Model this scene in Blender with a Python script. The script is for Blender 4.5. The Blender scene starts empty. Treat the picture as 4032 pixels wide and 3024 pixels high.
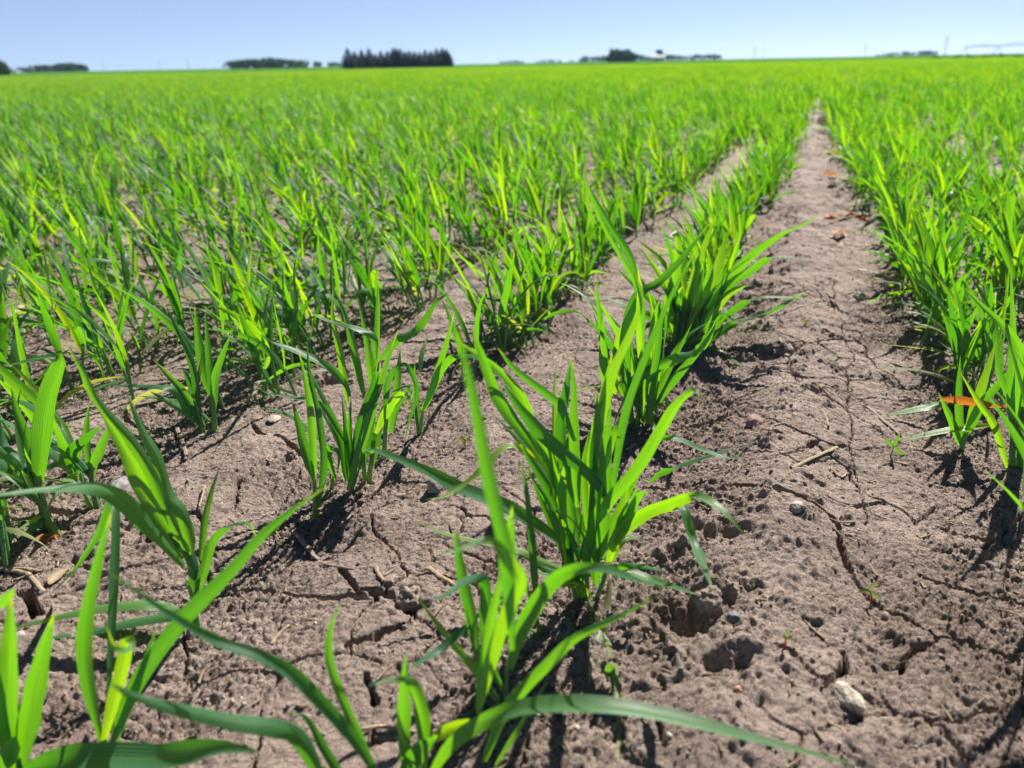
import bpy, math, random
import numpy as np
from math import radians, sin, cos, tan, pi, atan2, sqrt
from mathutils import Matrix, Vector, noise as MN
random.seed(7); rng = np.random.default_rng(7)
SC = bpy.context.scene; COL = SC.collection
# ---------------------------------------------------------------- camera
W, H, F = 4032.0, 3024.0, 3035.0
CH = 0.335; PIT = radians(22.46); ROL = radians(1.09)
Fw = np.array([0, cos(PIT), -sin(PIT)]); R0 = np.array([1.0, 0, 0]); U0 = np.cross(R0, Fw)
Rv = cos(ROL) * R0 - sin(ROL) * U0; Uv = cos(ROL) * U0 + sin(ROL) * R0
CAM = np.array([0, 0, CH])
cd = bpy.data.cameras.new('camera'); cam = bpy.data.objects.new('camera', cd); COL.objects.link(cam)
cam.matrix_world = Matrix(((Rv[0], Uv[0], -Fw[0], 0), (Rv[1], Uv[1], -Fw[1], 0), (Rv[2], Uv[2], -Fw[2], CH), (0, 0, 0, 1)))
cd.sensor_fit = 'HORIZONTAL'; cd.sensor_width = 36; cd.lens = 36 * F / W
cd.clip_start = 0.02; cd.clip_end = 20000
cd.dof.use_dof = True; cd.dof.focus_distance = 0.66; cd.dof.aperture_fstop = 7.2
SC.camera = cam
# ---------------------------------------------------------------- light
SUN_AZ, SUN_EL = radians(28.0), radians(40)
wd = bpy.data.worlds.new('World'); SC.world = wd; wd.use_nodes = True
nt = wd.node_tree; nt.nodes.clear()
sky = nt.nodes.new('ShaderNodeTexSky'); sky.sky_type = 'NISHITA'; sky.sun_disc = False
sky.sun_elevation = SUN_EL; sky.sun_rotation = SUN_AZ; sky.altitude = 3000; sky.air_density = 0.43; sky.dust_density = 3.0; sky.ozone_density = 4.0
bg = nt.nodes.new('ShaderNodeBackground'); bg.inputs[1].default_value = 0.074
wo = nt.nodes.new('ShaderNodeOutputWorld'); hzm = nt.nodes.new('ShaderNodeMix'); hzm.data_type = 'RGBA'; tcw = nt.nodes.new('ShaderNodeTexCoord'); spw = nt.nodes.new('ShaderNodeSeparateXYZ'); nt.links.new(tcw.outputs['Generated'], spw.inputs[0])
mrw = nt.nodes.new('ShaderNodeMapRange'); mrw.inputs[1].default_value = 0.08; mrw.inputs[2].default_value = 0.34; mrw.inputs[3].default_value = 0.5; mrw.inputs[4].default_value = 0.0
nt.links.new(spw.outputs[2], mrw.inputs[0]); nt.links.new(mrw.outputs[0], hzm.inputs[0])
hzm.inputs[7].default_value = (3.85, 4.6, 6.05, 1)                  # even summer haze over the clear-sky model
nt.links.new(sky.outputs[0], hzm.inputs[6]); nt.links.new(hzm.outputs[2], bg.inputs[0]); nt.links.new(bg.outputs[0], wo.inputs[0])
sd = bpy.data.lights.new('sun', 'SUN'); sd.energy = 5.0; sd.angle = radians(0.5); sd.color = (1, 0.95, 0.87)
so = bpy.data.objects.new('sun', sd); COL.objects.link(so)
sdir = Vector((sin(SUN_AZ) * cos(SUN_EL), cos(SUN_AZ) * cos(SUN_EL), sin(SUN_EL)))
so.rotation_euler = sdir.to_track_quat('Z', 'Y').to_euler()
SC.view_settings.view_transform = 'Standard'; SC.view_settings.look = 'None'; SC.view_settings.gamma = 1
SC.view_settings.exposure = 0.96
SC.render.engine = 'CYCLES'
SC.cycles.max_bounces = 7; SC.cycles.diffuse_bounces = 3; SC.cycles.glossy_bounces = 2; SC.cycles.transmission_bounces = 5
SC.cycles.volume_bounces = 1; SC.cycles.caustics_reflective = False; SC.cycles.caustics_refractive = False
SC.cycles.sample_clamp_indirect = 4

# ---------------------------------------------------------------- pixel helpers (full-size photo pixels)
TILE = {'F': (0, 0, 4032 / 4032.0), 'V': (0, 0, 2212 / 4032.0), '1': (0, 2016, 1.6458), '2': (1344, 2016, 1.6458),
        '3': (1600, 1300, 1.6458), '4': (1000, 1100, 1.6458), '5': (0, 1200, 1.6458), '6': (2300, 500, 1.1848)}
def full(t, p):
    a = TILE[t]; return a[0] + p[0] / a[2], a[1] + p[1] / a[2]
def ray(x, y):
    v = Fw * F + Rv * (x - W / 2) - Uv * (y - H / 2); return v / np.linalg.norm(v)
def on_ground(t, p, z=0.0):
    r = ray(*full(t, p)); k = (z - CH) / r[2]; return CAM + r * k
ROW_AZ = radians(20.48)
RD = np.array([sin(ROW_AZ), cos(ROW_AZ)]); RN = np.array([cos(ROW_AZ), -sin(ROW_AZ)])
SP = 0.222
ROWS_R = [0.20 + SP * k for k in range(0, 400)]; ROWS_L = [-0.115 - SP * k for k in range(0, 400)]

# ---------------------------------------------------------------- object helpers
def mesh_obj(name, verts, faces, mat=None, parent=None, attr=None, smooth=True, link=True):
    me = bpy.data.meshes.new(name)
    verts = np.asarray(verts, dtype=np.float32).reshape(-1, 3)
    if isinstance(faces, np.ndarray):
        n, k = faces.shape
        me.vertices.add(len(verts)); me.vertices.foreach_set('co', verts.ravel())
        me.loops.add(n * k); me.loops.foreach_set('vertex_index', faces.astype(np.int32).ravel())
        me.polygons.add(n); me.polygons.foreach_set('loop_start', np.arange(0, n * k, k, dtype=np.int32))
        try: me.polygons.foreach_set('loop_total', np.full(n, k, dtype=np.int32))
        except Exception: pass
        me.update(calc_edges=True)
    else:
        me.from_pydata([tuple(map(float, v)) for v in verts], [], faces)
    if smooth: me.polygons.foreach_set('use_smooth', np.ones(len(me.polygons), dtype=bool))
    if attr is not None:
        a = me.attributes.new('luv', 'FLOAT_VECTOR', 'POINT'); a.data.foreach_set('vector', np.asarray(attr, dtype=np.float32).ravel())
    if mat: me.materials.append(mat)
    o = bpy.data.objects.new(name, me)
    if link: COL.objects.link(o)
    if parent: o.parent = parent
    return o
def tag(o, label=None, cat=None, group=None, kind=None):
    if label: o['label'] = label
    if cat: o['category'] = cat
    if group: o['group'] = group
    if kind: o['kind'] = kind
    return o
def empty(name, loc, label=None, cat=None, group=None, rz=0):
    o = bpy.data.objects.new(name, None); COL.objects.link(o); o.location = loc; o.rotation_euler = (0, 0, rz)
    o.empty_display_size = 0.01
    return tag(o, label, cat, group)
ORD = ['zeroth', 'first', 'second', 'third', 'fourth', 'fifth', 'sixth', 'seventh', 'eighth', 'ninth', 'tenth', 'eleventh', 'twelfth', 'thirteenth', 'fourteenth', 'fifteenth', 'sixteenth', 'seventeenth', 'eighteenth', 'nineteenth', 'twentieth']

# ---------------------------------------------------------------- numpy noise
def h2(ix, iy, seed):
    n = (ix.astype(np.int64) * 374761393 + iy.astype(np.int64) * 668265263 + seed * 974634721) & 0xffffffff
    n = ((n ^ (n >> 13)) * 1274126177) & 0xffffffff
    n = ((n ^ (n >> 16)) * 2246822519) & 0xffffffff
    return ((n ^ (n >> 15)) & 0xffffff).astype(np.float32) / np.float32(16777215)
def vnoise(x, y, seed):
    ix = np.floor(x); iy = np.floor(y); fx = (x - ix).astype(np.float32); fy = (y - iy).astype(np.float32)
    fx = fx * fx * fx * (fx * (fx * 6 - 15) + 10); fy = fy * fy * fy * (fy * (fy * 6 - 15) + 10)
    a = h2(ix, iy, seed); b = h2(ix + 1, iy, seed); c = h2(ix, iy + 1, seed); d = h2(ix + 1, iy + 1, seed)
    return (a + (b - a) * fx + (c - a) * fy + (a - b - c + d) * fx * fy) * 2 - 1
def fbm(x, y, seed, octv, gain=0.5):
    t = 0; a = 1.0; s = 0
    for k in range(octv):
        t = t + a * vnoise(x * 2 ** k + 17.3 * k, y * 2 ** k - 9.1 * k, seed + k); s += a; a *= gain
    return t / s
def worley(x, y, seed, jit=0.95):
    ix = np.floor(x); iy = np.floor(y)
    f1 = np.full(x.shape, 9.0, np.float32); f2 = f1.copy(); idv = np.zeros(x.shape, np.float32)
    for dx in (-1, 0, 1):
        for dy in (-1, 0, 1):
            cx = ix + dx; cy = iy + dy
            px = cx + 0.5 + (h2(cx, cy, seed) - 0.5) * jit; py = cy + 0.5 + (h2(cx, cy, seed + 5) - 0.5) * jit
            d = np.hypot(x - px, y - py).astype(np.float32)
            m = d < f1
            f2 = np.where(m, f1, np.minimum(f2, d)); idv = np.where(m, h2(cx, cy, seed + 9), idv); f1 = np.where(m, d, f1)
    return f1, f2, idv
def sstep(a, b, x):
    t = np.clip((x - a) / (b - a), 0, 1); return t * t * (3 - 2 * t)

CRACKS = [  # (tile, half-width mm, points)
 ('V', 1.9, [(1575, 1085), (1640, 1108), (1715, 1112), (1775, 1138), (1800, 1175), (1850, 1240), (1885, 1290), (1960, 1340), (2040, 1392)]),
 ('V', 1.7, [(2040, 1392), (2120, 1398), (2212, 1412)]), ('V', 1.3, [(1990, 1245), (2060, 1262), (2130, 1285), (2230, 1298)]),
 ('V', 1.2, [(1690, 1415), (1740, 1465), (1810, 1510)]), ('V', 1.0, [(1560, 1395), (1620, 1400), (1690, 1415)]),
 ('V', 1.3, [(2040, 1392), (1990, 1420), (1960, 1450)]), ('V', 2.6, [(1800, 1425), (1806, 1470), (1800, 1520)]),
 ('2', 2.2, [(0, 450), (60, 510), (120, 545), (200, 540), (330, 550)]), ('2', 2.8, [(0, 920), (130, 880), (200, 820), (370, 760)]),
 ('2', 2.5, [(520, 640), (440, 740)]), ('2', 1.8, [(1930, 760), (2040, 780), (2050, 930), (2040, 1010), (2080, 1040)]),
 ('2', 1.5, [(2000, 1160), (2040, 1220)]), ('2', 1.5, [(2000, 1440), (2040, 1580), (2060, 1640)]),
 ('2', 1.6, [(100, 1140), (150, 1220), (200, 1280)]), ('2', 1.4, [(190, 1420), (200, 1460), (260, 1470), (370, 1440)]),
 ('3', 1.8, [(60, 850), (250, 840), (300, 800), (440, 640), (480, 620)]), ('3', 2.0, [(1790, 580), (1900, 580), (2110, 530)]),
 ('3', 1.8, [(1560, 990), (1700, 1000), (1960, 1010)]), ('3', 2.2, [(1960, 1000), (2100, 1130), (2212, 1170)]),
 ('3', 2.0, [(520, 1150), (600, 1220)]), ('3', 2.0, [(840, 1380), (900, 1470)]),
 ('4', 1.8, [(0, 950), (80, 1020)]), ('4', 2.6, [(160, 1020), (230, 1080), (300, 1160)]),
 ('5', 1.8, [(990, 1260), (1140, 1270), (1180, 1180)]), ('5', 1.6, [(1480, 1320), (1540, 1250), (1580, 1180), (1650, 1120)]),
 ('5', 1.8, [(1620, 770), (1720, 850)]), ('5', 2.6, [(280, 1270), (420, 1300), (600, 1290)]), ('5', 2.0, [(1200, 1410), (1290, 1380), (1340, 1430)]),
 ('1', 3.6, [(150, 560), (190, 640), (230, 740)]), ('1', 1.8, [(950, 1560), (1150, 1520), (1280, 1440)]), ('1', 2.6, [(560, 350), (700, 290), (880, 190), (930, 150)]),
 ('V', 0.7, [(1830, 850), (1835, 930), (1850, 1010), (1845, 1070), (1880, 1150)]), ('V', 0.7, [(1805, 620), (1815, 700), (1828, 780), (1830, 850)]),
 ('V', 1.6, [(1470, 890), (1510, 888), (1560, 876)]), ('V', 1.1, [(1620, 1010), (1700, 1040), (1790, 1000)])]
BUMPS = [  # (tile, x, y, radius m, height m)
 ('V', 1488, 1348, .014, -.020), ('V', 1520, 1290, .010, .011), ('V', 1560, 1298, .010, .008), ('V', 1470, 1430, .010, .008), ('V', 1560, 1445, .008, .008), ('V', 1620, 1445, .008, .007),
 ('V', 1600, 1465, .009, -.007), ('V', 1540, 1465, .009, -.006), ('V', 1815, 452, .022, -.040), ('V', 1812, 420, .03, .022), ('V', 1650, 1215, .006, .004), ('V', 1575, 1170, .012, -.010), ('V', 1600, 1160, .01, .006),
 ('V', 1620, 650, .025, -.018), ('V', 1640, 625, .02, .012), ('V', 700, 815, .018, -.020), ('V', 150, 1150, .016, -.010), ('V', 300, 1160, .016, -.012), ('V', 330, 1185, .01, .008),
 ('V', 880, 1310, .012, -.010), ('V', 190, 1290, .02, -.006), ('V', 1790, 290, .05, -.05), ('V', 1785, 272, .07, .05)]
_cr = []
for t, w, pts in CRACKS:
    P = [on_ground(t, p)[:2] for p in pts]
    for a, b in zip(P[:-1], P[1:]): _cr.append((a, b, w * 0.001))
_bp = [(on_ground(t, (x, y))[:2], r, hh) for t, x, y, r, hh in BUMPS]

def row_profile(lat):
    """-1 in the seed furrow, +1 on the crest between two rows."""
    out = np.where(lat > 0.0425, np.cos((lat - 0.20) / SP * 2 * pi) * -1, np.cos((lat + 0.115) / SP * 2 * pi) * -1)
    tr = (lat > -0.115) & (lat < 0.20)
    return np.where(tr, np.cos((lat - 0.0425) / 0.3150 * 2 * pi), out)
def terrain(x, y):
    d = np.hypot(x, y); return sstep(220, 1500, d) * 3.4
def ground_h(x, y, fine=True):
    x = np.asarray(x, np.float64); y = np.asarray(y, np.float64)
    d = np.hypot(x, y); lat = x * RN[0] + y * RN[1]; alo = x * RD[0] + y * RD[1]
    near = 1 - sstep(12, 30, d)
    z = terrain(x, y) + near * (0.0065 * row_profile(lat + 0.012 * vnoise(x * 9, y * 9, 3)) + 0.007 * fbm(x * 6, y * 6, 11, 3))
    z = z + near * 0.011 * np.exp(-((lat - 0.005 - 0.01 * vnoise(alo * 6, alo * 0, 131)) / 0.04) ** 2) * (0.7 + 0.5 * vnoise(alo * 9, lat * 6, 132))
    q = (d < 14); cs = np.exp(-((lat[q] + 0.02) / 0.07) ** 2) + np.exp(-((lat[q] - 0.09) / 0.05) ** 2)
    z[q] += near[q] * (0.006 * fbm(x[q] * 19, y[q] * 19, 121, 3, .55) + (0.012 + 0.020 * sstep(1.3, 4, d[q])) * cs * np.clip(fbm(x[q] * 13, y[q] * 13, 125, 3, .6) - .05, 0, 1)) * (0.35 + 0.65 * sstep(.8, 2.2, d[q]))
    z = z - near * 0.008 * np.exp(-((lat - 0.075 - 0.008 * vnoise(alo * 11, alo * 0, 8)) / 0.012) ** 2) * (0.6 + 0.8 * vnoise(alo * 14, lat * 4, 9))
    for c, r, hh in _bp:
        m = (np.abs(x - c[0]) < 4 * r) & (np.abs(y - c[1]) < 4 * r)
        if m.any():
            q = np.hypot(x[m] - c[0], y[m] - c[1]) / r * (1 + 0.45 * vnoise(x[m] * 110, y[m] * 110, 40) + 0.25 * vnoise(x[m] * 260, y[m] * 260, 41))
            z[m] += hh * np.exp(-q ** 2 * 1.2)
    if not fine: return z
    m = d < 5
    X = x[m]; Y = y[m]; L = lat[m]; D = d[m]
    fade = 1 - sstep(3.0, 5.0, D)
    crest = row_profile(L)                                          # smooth crust on crests, crumbs in the furrows
    crumbm = np.clip(0.68 - 0.6 * crest + 0.7 * fbm(X * 13, Y * 13, 21, 2), 0.0, 1.15)
    rough = np.clip(0.35 + 0.9 * fbm(X * 9 + 3, Y * 9, 31, 2), 0.08, 1.1) + 0.7 * np.exp(-((L + 0.03) / 0.035) ** 2)
    zz = 0.0017 * rough * fbm(X * 45, Y * 45, 51, 4, 0.6)
    f1, f2, idv = worley(X * 310 + 0.9 * vnoise(X * 150, Y * 150, 61), Y * 310 + 0.9 * vnoise(X * 150, Y * 150, 60), 62)
    zz += crumbm * 0.0030 * np.sqrt(np.clip(1 - (f1 / 0.62) ** 2, 0, 1)) * (0.25 + idv)
    f1, f2, idv = worley(X * 62 + .4 * fbm(X * 170, Y * 170, 65, 2), Y * 62 + 0.5 * vnoise(X * 40, Y * 40, 63) + .4 * fbm(X * 170, Y * 170, 59, 2), 64)
    zz += np.where(idv > 0.88, 1, 0) * crumbm * 0.0036 * np.sqrt(np.clip(1 - (f1 / 0.42) ** 2, 0, 1)) * (idv - 0.6) * 2.0
    p = fbm(X * 260 + 5, Y * 380, 66, 2, 0.65)                       # ragged little pits and flakes
    zz -= 0.0013 * np.clip((p - 0.17 - 0.20 * vnoise(X * 20, Y * 20, 67)) / 0.30, 0, 1)
    p = fbm(X * 105 + 9, Y * 125, 69, 3, 0.65)
    zz -= 0.0012 * np.clip((p - 0.54 - 0.16 * vnoise(X * 14, Y * 14, 70)) / 0.25, 0, 1)
    zz += 0.0006 * fbm(X * 330, Y * 330, 68, 2) * (0.6 + rough)
    cz = np.exp(-((L + 0.035) / 0.05) ** 2) + 0.55 * np.exp(-((L - 0.055) / 0.03) ** 2) + 0.5 * np.clip(fbm(X * 8, Y * 8, 111, 2), 0, 1)
    f1, f2, idv = worley(X * 34 + 0.5 * fbm(X * 60, Y * 60, 112, 2), Y * 34 + 0.5 * fbm(X * 60, Y * 60, 113, 2), 114)
    zz += np.where(idv > 0.62, 1, 0) * np.clip(cz, 0, 1.1) * 0.0085 * np.clip(1 - (f1 / 0.5) ** 2, 0, 1) * (0.6 + 0.7 * fbm(X * 170, Y * 170, 115, 2))
    zz += 0.0032 * fbm(X * 24, Y * 24, 116, 3, 0.55)
    wx = X + 0.010 * fbm(X * 30, Y * 30, 71, 3); wy = Y + 0.010 * fbm(X * 30, Y * 30, 75, 3)
    f1, f2, idv = worley(wx * 9.0, wy * 9.0, 81)
    w = 0.0012 * np.clip(0.0 + 1.4 * vnoise(X * 7, Y * 7, 82), 0, 1.4)
    cr = np.clip(1 - (f2 - f1) / 18.0 / (w + 1e-5), 0, 1)
    zz -= 0.011 * np.sqrt(cr) * np.clip(w / 0.0012, 0, 1)
    f1, f2, idv = worley(wx * 21.0, wy * 21.0 + 7, 85)
    w = 0.0012 * np.clip(-0.1 + 1.3 * vnoise(X * 8 + 4, Y * 8, 86), 0, 1)
    cr = np.clip(1 - (f2 - f1) / 42.0 / (w + 1e-5), 0, 1)
    zz -= 0.006 * np.sqrt(cr) * np.clip(w / 0.0008, 0, 1)
    jx = X + 0.0035 * fbm(X * 60, Y * 60, 91, 3) + 0.007 * vnoise(X * 22, Y * 22, 92); jy = Y + 0.0035 * fbm(X * 60, Y * 60, 95, 3) + 0.007 * vnoise(X * 22, Y * 22, 93)
    best = np.zeros_like(zz)
    for a, b, hw in _cr:
        lo = np.minimum(a, b) - 0.016; hi = np.maximum(a, b) + 0.016
        k = np.nonzero((X > lo[0]) & (X < hi[0]) & (Y > lo[1]) & (Y < hi[1]))[0]
        if len(k) == 0: continue
        ab = b - a; px = jx[k] - a[0]; py = jy[k] - a[1]
        tt = np.clip((px * ab[0] + py * ab[1]) / (ab @ ab), 0, 1)
        dd = np.hypot(px - tt * ab[0], py - tt * ab[1])
        hwk = hw * (1.0 + 0.5 * vnoise(X[k] * 70, Y[k] * 70, 97))
        best[k] = np.maximum(best[k], np.sqrt(np.clip(1 - dd / hwk, 0, 1)) * np.clip(hwk / 0.0016, 0.5, 1.6))
    zz -= 0.014 * best
    z[m] += zz * fade
    return z
def gz(x, y):
    return float(ground_h(np.array([x]), np.array([y]), False)[0])

# ---------------------------------------------------------------- materials
def new_mat(name):
    m = bpy.data.materials.new(name); m.use_nodes = True; t = m.node_tree; t.nodes.clear()
    out = t.nodes.new('ShaderNodeOutputMaterial'); return m, t, out
def nd(t, typ, **kw):
    n = t.nodes.new(typ)
    for k, v in kw.items():
        if k.startswith('i_'): n.inputs[int(k[2:])].default_value = v
        else: setattr(n, k, v)
    return n
def ramp(t, fac, stops):
    r = t.nodes.new('ShaderNodeValToRGB'); e = r.color_ramp.elements
    while len(e) < len(stops): e.new(0.5)
    for q, (p, c) in zip(e, stops): q.position = p; q.color = (*c, 1) if len(c) == 3 else c
    t.links.new(fac, r.inputs[0]); return r
def mixc(t, a, b, fac, mode='MIX'):
    n = t.nodes.new('ShaderNodeMix'); n.data_type = 'RGBA'; n.blend_type = mode
    for idx, v in ((0, fac), (6, a), (7, b)):
        if hasattr(v, 'links') or hasattr(v, 'is_linked'): t.links.new(v, n.inputs[idx])
        else: n.inputs[idx].default_value = (*v, 1) if isinstance(v, tuple) else v
    return n.outputs[2]
def noise(t, vec, scale, detail=3, rough=0.5, dist=0.0):
    n = t.nodes.new('ShaderNodeTexNoise'); n.inputs['Scale'].default_value = scale; n.inputs['Detail'].default_value = detail
    n.inputs['Roughness'].default_value = rough; n.inputs['Distortion'].default_value = dist
    if vec is not None: t.links.new(vec, n.inputs['Vector'])
    return n.outputs[0]
def math_(t, op, a, b=None):
    n = t.nodes.new('ShaderNodeMath'); n.operation = op
    for i, v in enumerate((a, b)):
        if v is None: continue
        if isinstance(v, (int, float)): n.inputs[i].default_value = v
        else: t.links.new(v, n.inputs[i])
    return n.outputs[0]

def soil_material():
    m, t, out = new_mat('soil')
    g = nd(t, 'ShaderNodeNewGeometry'); P = g.outputs['Position']
    n1 = noise(t, P, 9, 6, 0.68); n2 = noise(t, P, 90, 5, 0.65); n3 = noise(t, P, 700, 3, 0.65)
    c = ramp(t, n1, [(0.30, (0.265, 0.198, 0.165)), (0.55, (0.385, 0.297, 0.252)), (0.72, (0.45, 0.356, 0.308))]).outputs[0]
    c = mixc(t, c, ramp(t, n2, [(0.3, (0.66, 0.63, 0.61)), (0.55, (1, 1, 1)), (0.8, (1.12, 1.12, 1.12))]).outputs[0], 0.7, 'MULTIPLY')
    c = mixc(t, c, ramp(t, n3, [(0.30, (0.42, 0.40, 0.39)), (0.45, (1, 1, 1)), (0.72, (1.30, 1.28, 1.26))]).outputs[0], 0.8, 'MULTIPLY')
    v = nd(t, 'ShaderNodeTexVoronoi'); v.inputs['Scale'].default_value = 420; t.links.new(P, v.inputs['Vector'])
    speck = ramp(t, v.outputs['Color'], [(0.955, (0, 0, 0)), (0.975, (1, 1, 1))]).outputs[0]
    near = ramp(t, v.outputs['Distance'], [(0.25, (1, 1, 1)), (0.4, (0, 0, 0))]).outputs[0]
    spk = math_(t, 'MULTIPLY', speck, near)
    c = mixc(t, c, (0.5, 0.46, 0.42), math_(t, 'MULTIPLY', spk, 0.75))
    bs = nd(t, 'ShaderNodeBsdfPrincipled'); t.links.new(c, bs.inputs['Base Color']); bs.inputs['Roughness'].default_value = 0.85
    bs.inputs['Specular IOR Level'].default_value = 0.28
    hsum = math_(t, 'ADD', math_(t, 'MULTIPLY', noise(t, P, 620, 5, 0.70, 0.4), 1.0), math_(t, 'MULTIPLY', noise(t, P, 210, 3, 0.6), 0.8))
    b0 = nd(t, 'ShaderNodeBump'); b0.inputs['Distance'].default_value = 0.028; t.links.new(noise(t, P, 26, 5, 0.6), b0.inputs['Height'])
    b = nd(t, 'ShaderNodeBump'); b.inputs['Strength'].default_value = 1.0; b.inputs['Distance'].default_value = 0.0026
    t.links.new(b0.outputs[0], b.inputs['Normal']); t.links.new(hsum, b.inputs['Height']); t.links.new(b.outputs[0], bs.inputs['Normal'])
    t.links.new(bs.outputs[0], out.inputs[0]); return m
def far_field_material():
    m, t, out = new_mat('far_crop')
    g = nd(t, 'ShaderNodeNewGeometry'); P = g.outputs['Position']
    n1 = noise(t, P, 0.012, 3, 0.5); n2 = noise(t, P, 1.2, 4, 0.7)
    c = ramp(t, n1, [(0.3, (0.060, 0.165, 0.022)), (0.7, (0.095, 0.225, 0.030))]).outputs[0]
    c = mixc(t, c, ramp(t, n2, [(0.3, (0.7, 0.7, 0.7)), (0.7, (1.25, 1.25, 1.25))]).outputs[0], 0.6, 'MULTIPLY')
    bs = nd(t, 'ShaderNodeBsdfDiffuse'); t.links.new(c, bs.inputs[0]); t.links.new(bs.outputs[0], out.inputs[0]); return m
def leaf_material(name='leaf_blade', trans=0.55):
    m, t, out = new_mat(name)
    a = nd(t, 'ShaderNodeAttribute', attribute_name='luv'); s = nd(t, 'ShaderNodeSeparateXYZ'); t.links.new(a.outputs['Vector'], s.inputs[0])
    u, v, tint = s.outputs
    oi = nd(t, 'ShaderNodeObjectInfo')
    g = nd(t, 'ShaderNodeNewGeometry')
    cx = nd(t, 'ShaderNodeCombineXYZ'); t.links.new(math_(t, 'MULTIPLY', u, 7.0), cx.inputs[0]); t.links.new(math_(t, 'MULTIPLY', v, 2.2), cx.inputs[1]); t.links.new(math_(t, 'MULTIPLY', tint, 41.0), cx.inputs[2])
    n = noise(t, cx.outputs[0], 1.0, 4, 0.6)
    tt = math_(t, 'ADD', tint, math_(t, 'MULTIPLY', math_(t, 'SUBTRACT', oi.outputs['Random'], 0.5), 0.30))
    tt = math_(t, 'ADD', tt, math_(t, 'MULTIPLY', math_(t, 'SUBTRACT', n, 0.5), 0.40))
    tt = math_(t, 'ADD', tt, math_(t, 'MULTIPLY', ramp(t, noise(t, g.outputs['Position'], 420, 3, 0.6), [(0.66, (0, 0, 0)), (0.74, (1, 1, 1))]).outputs[0], 0.25))
    tt = math_(t, 'MULTIPLY', tt, 0.5)
    refl = ramp(t, tt, [(0.0, (0.065, 0.20, 0.105)), (0.18, (0.105, 0.285, 0.120)), (0.36, (0.16, 0.36, 0.075)), (0.52, (0.22, 0.33, 0.05)), (0.75, (0.40, 0.44, 0.30)), (1.0, (0.50, 0.43, 0.28))]).outputs[0]
    tr = ramp(t, tt, [(0.0, (0.07, 0.29, 0.002)), (0.18, (0.18, 0.50, 0.0015)), (0.36, (0.46, 0.71, 0.0015)), (0.52, (0.66, 0.71, 0.006)), (0.75, (0.36, 0.38, 0.16)), (1.0, (0.36, 0.28, 0.14))]).outputs[0]
    w = math_(t, 'SINE', math_(t, 'MULTIPLY', u, 58.0))
    vein = math_(t, 'ADD', math_(t, 'MULTIPLY', w, 0.13), 0.95)
    mid = ramp(t, math_(t, 'ABSOLUTE', math_(t, 'SUBTRACT', u, 0.5)), [(0.0, (1, 1, 1)), (0.045, (0, 0, 0))]).outputs[0]
    vc = nd(t, 'ShaderNodeCombineColor')
    for i in range(3): t.links.new(vein, vc.inputs[i])
    refl = mixc(t, refl, vc.outputs[0], 1.0, 'MULTIPLY'); tr = mixc(t, tr, vc.outputs[0], 1.0, 'MULTIPLY')
    refl = mixc(t, refl, (0.20, 0.36, 0.10), math_(t, 'MULTIPLY', mid, 0.35))
    tr = mixc(t, tr, (0.10, 0.24, 0.005), math_(t, 'MULTIPLY', mid, 0.65))
    pr = nd(t, 'ShaderNodeBsdfPrincipled'); t.links.new(refl, pr.inputs['Base Color']); pr.inputs['Roughness'].default_value = 0.38
    pr.inputs['Specular IOR Level'].default_value = 0.55
    tl = nd(t, 'ShaderNodeBsdfTranslucent'); t.links.new(tr, tl.inputs[0])
    b = nd(t, 'ShaderNodeBump'); b.inputs['Strength'].default_value = 0.35; b.inputs['Distance'].default_value = 0.0004
    t.links.new(w, b.inputs['Height']); t.links.new(b.outputs[0], pr.inputs['Normal'])
    mx = nd(t, 'ShaderNodeMixShader'); mx.inputs[0].default_value = trans
    t.links.new(pr.outputs[0], mx.inputs[1]); t.links.new(tl.outputs[0], mx.inputs[2]); t.links.new(mx.outputs[0], out.inputs[0]); return m
def plain(name, col, var=0.25, scale=200, rough=0.8, bump=0.0, stretch=None, spec=0.3, trans=None):
    m, t, out = new_mat(name)
    tc = nd(t, 'ShaderNodeTexCoord'); vec = tc.outputs['Object']
    if stretch:
        mp = nd(t, 'ShaderNodeMapping'); mp.inputs['Scale'].default_value = stretch; t.links.new(vec, mp.inputs[0]); vec = mp.outputs[0]
    n = noise(t, vec, scale, 4, 0.65)
    lo = tuple(c * (1 - var) for c in col); hi = tuple(min(1, c * (1 + var)) for c in col)
    c = ramp(t, n, [(0.3, lo), (0.7, hi)]).outputs[0]
    bs = nd(t, 'ShaderNodeBsdfPrincipled'); t.links.new(c, bs.inputs['Base Color']); bs.inputs['Roughness'].default_value = rough; bs.inputs['Specular IOR Level'].default_value = spec
    if bump:
        b = nd(t, 'ShaderNodeBump'); b.inputs['Distance'].default_value = bump; b.inputs['Strength'].default_value = 0.8; t.links.new(n, b.inputs['Height']); t.links.new(b.outputs[0], bs.inputs['Normal'])
    if trans:
        tl = nd(t, 'ShaderNodeBsdfTranslucent'); tl.inputs[0].default_value = (*trans, 1); mx = nd(t, 'ShaderNodeMixShader'); mx.inputs[0].default_value = 0.45
        t.links.new(bs.outputs[0], mx.inputs[1]); t.links.new(tl.outputs[0], mx.inputs[2]); t.links.new(mx.outputs[0], out.inputs[0])
    else: t.links.new(bs.outputs[0], out.inputs[0])
    return m
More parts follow.
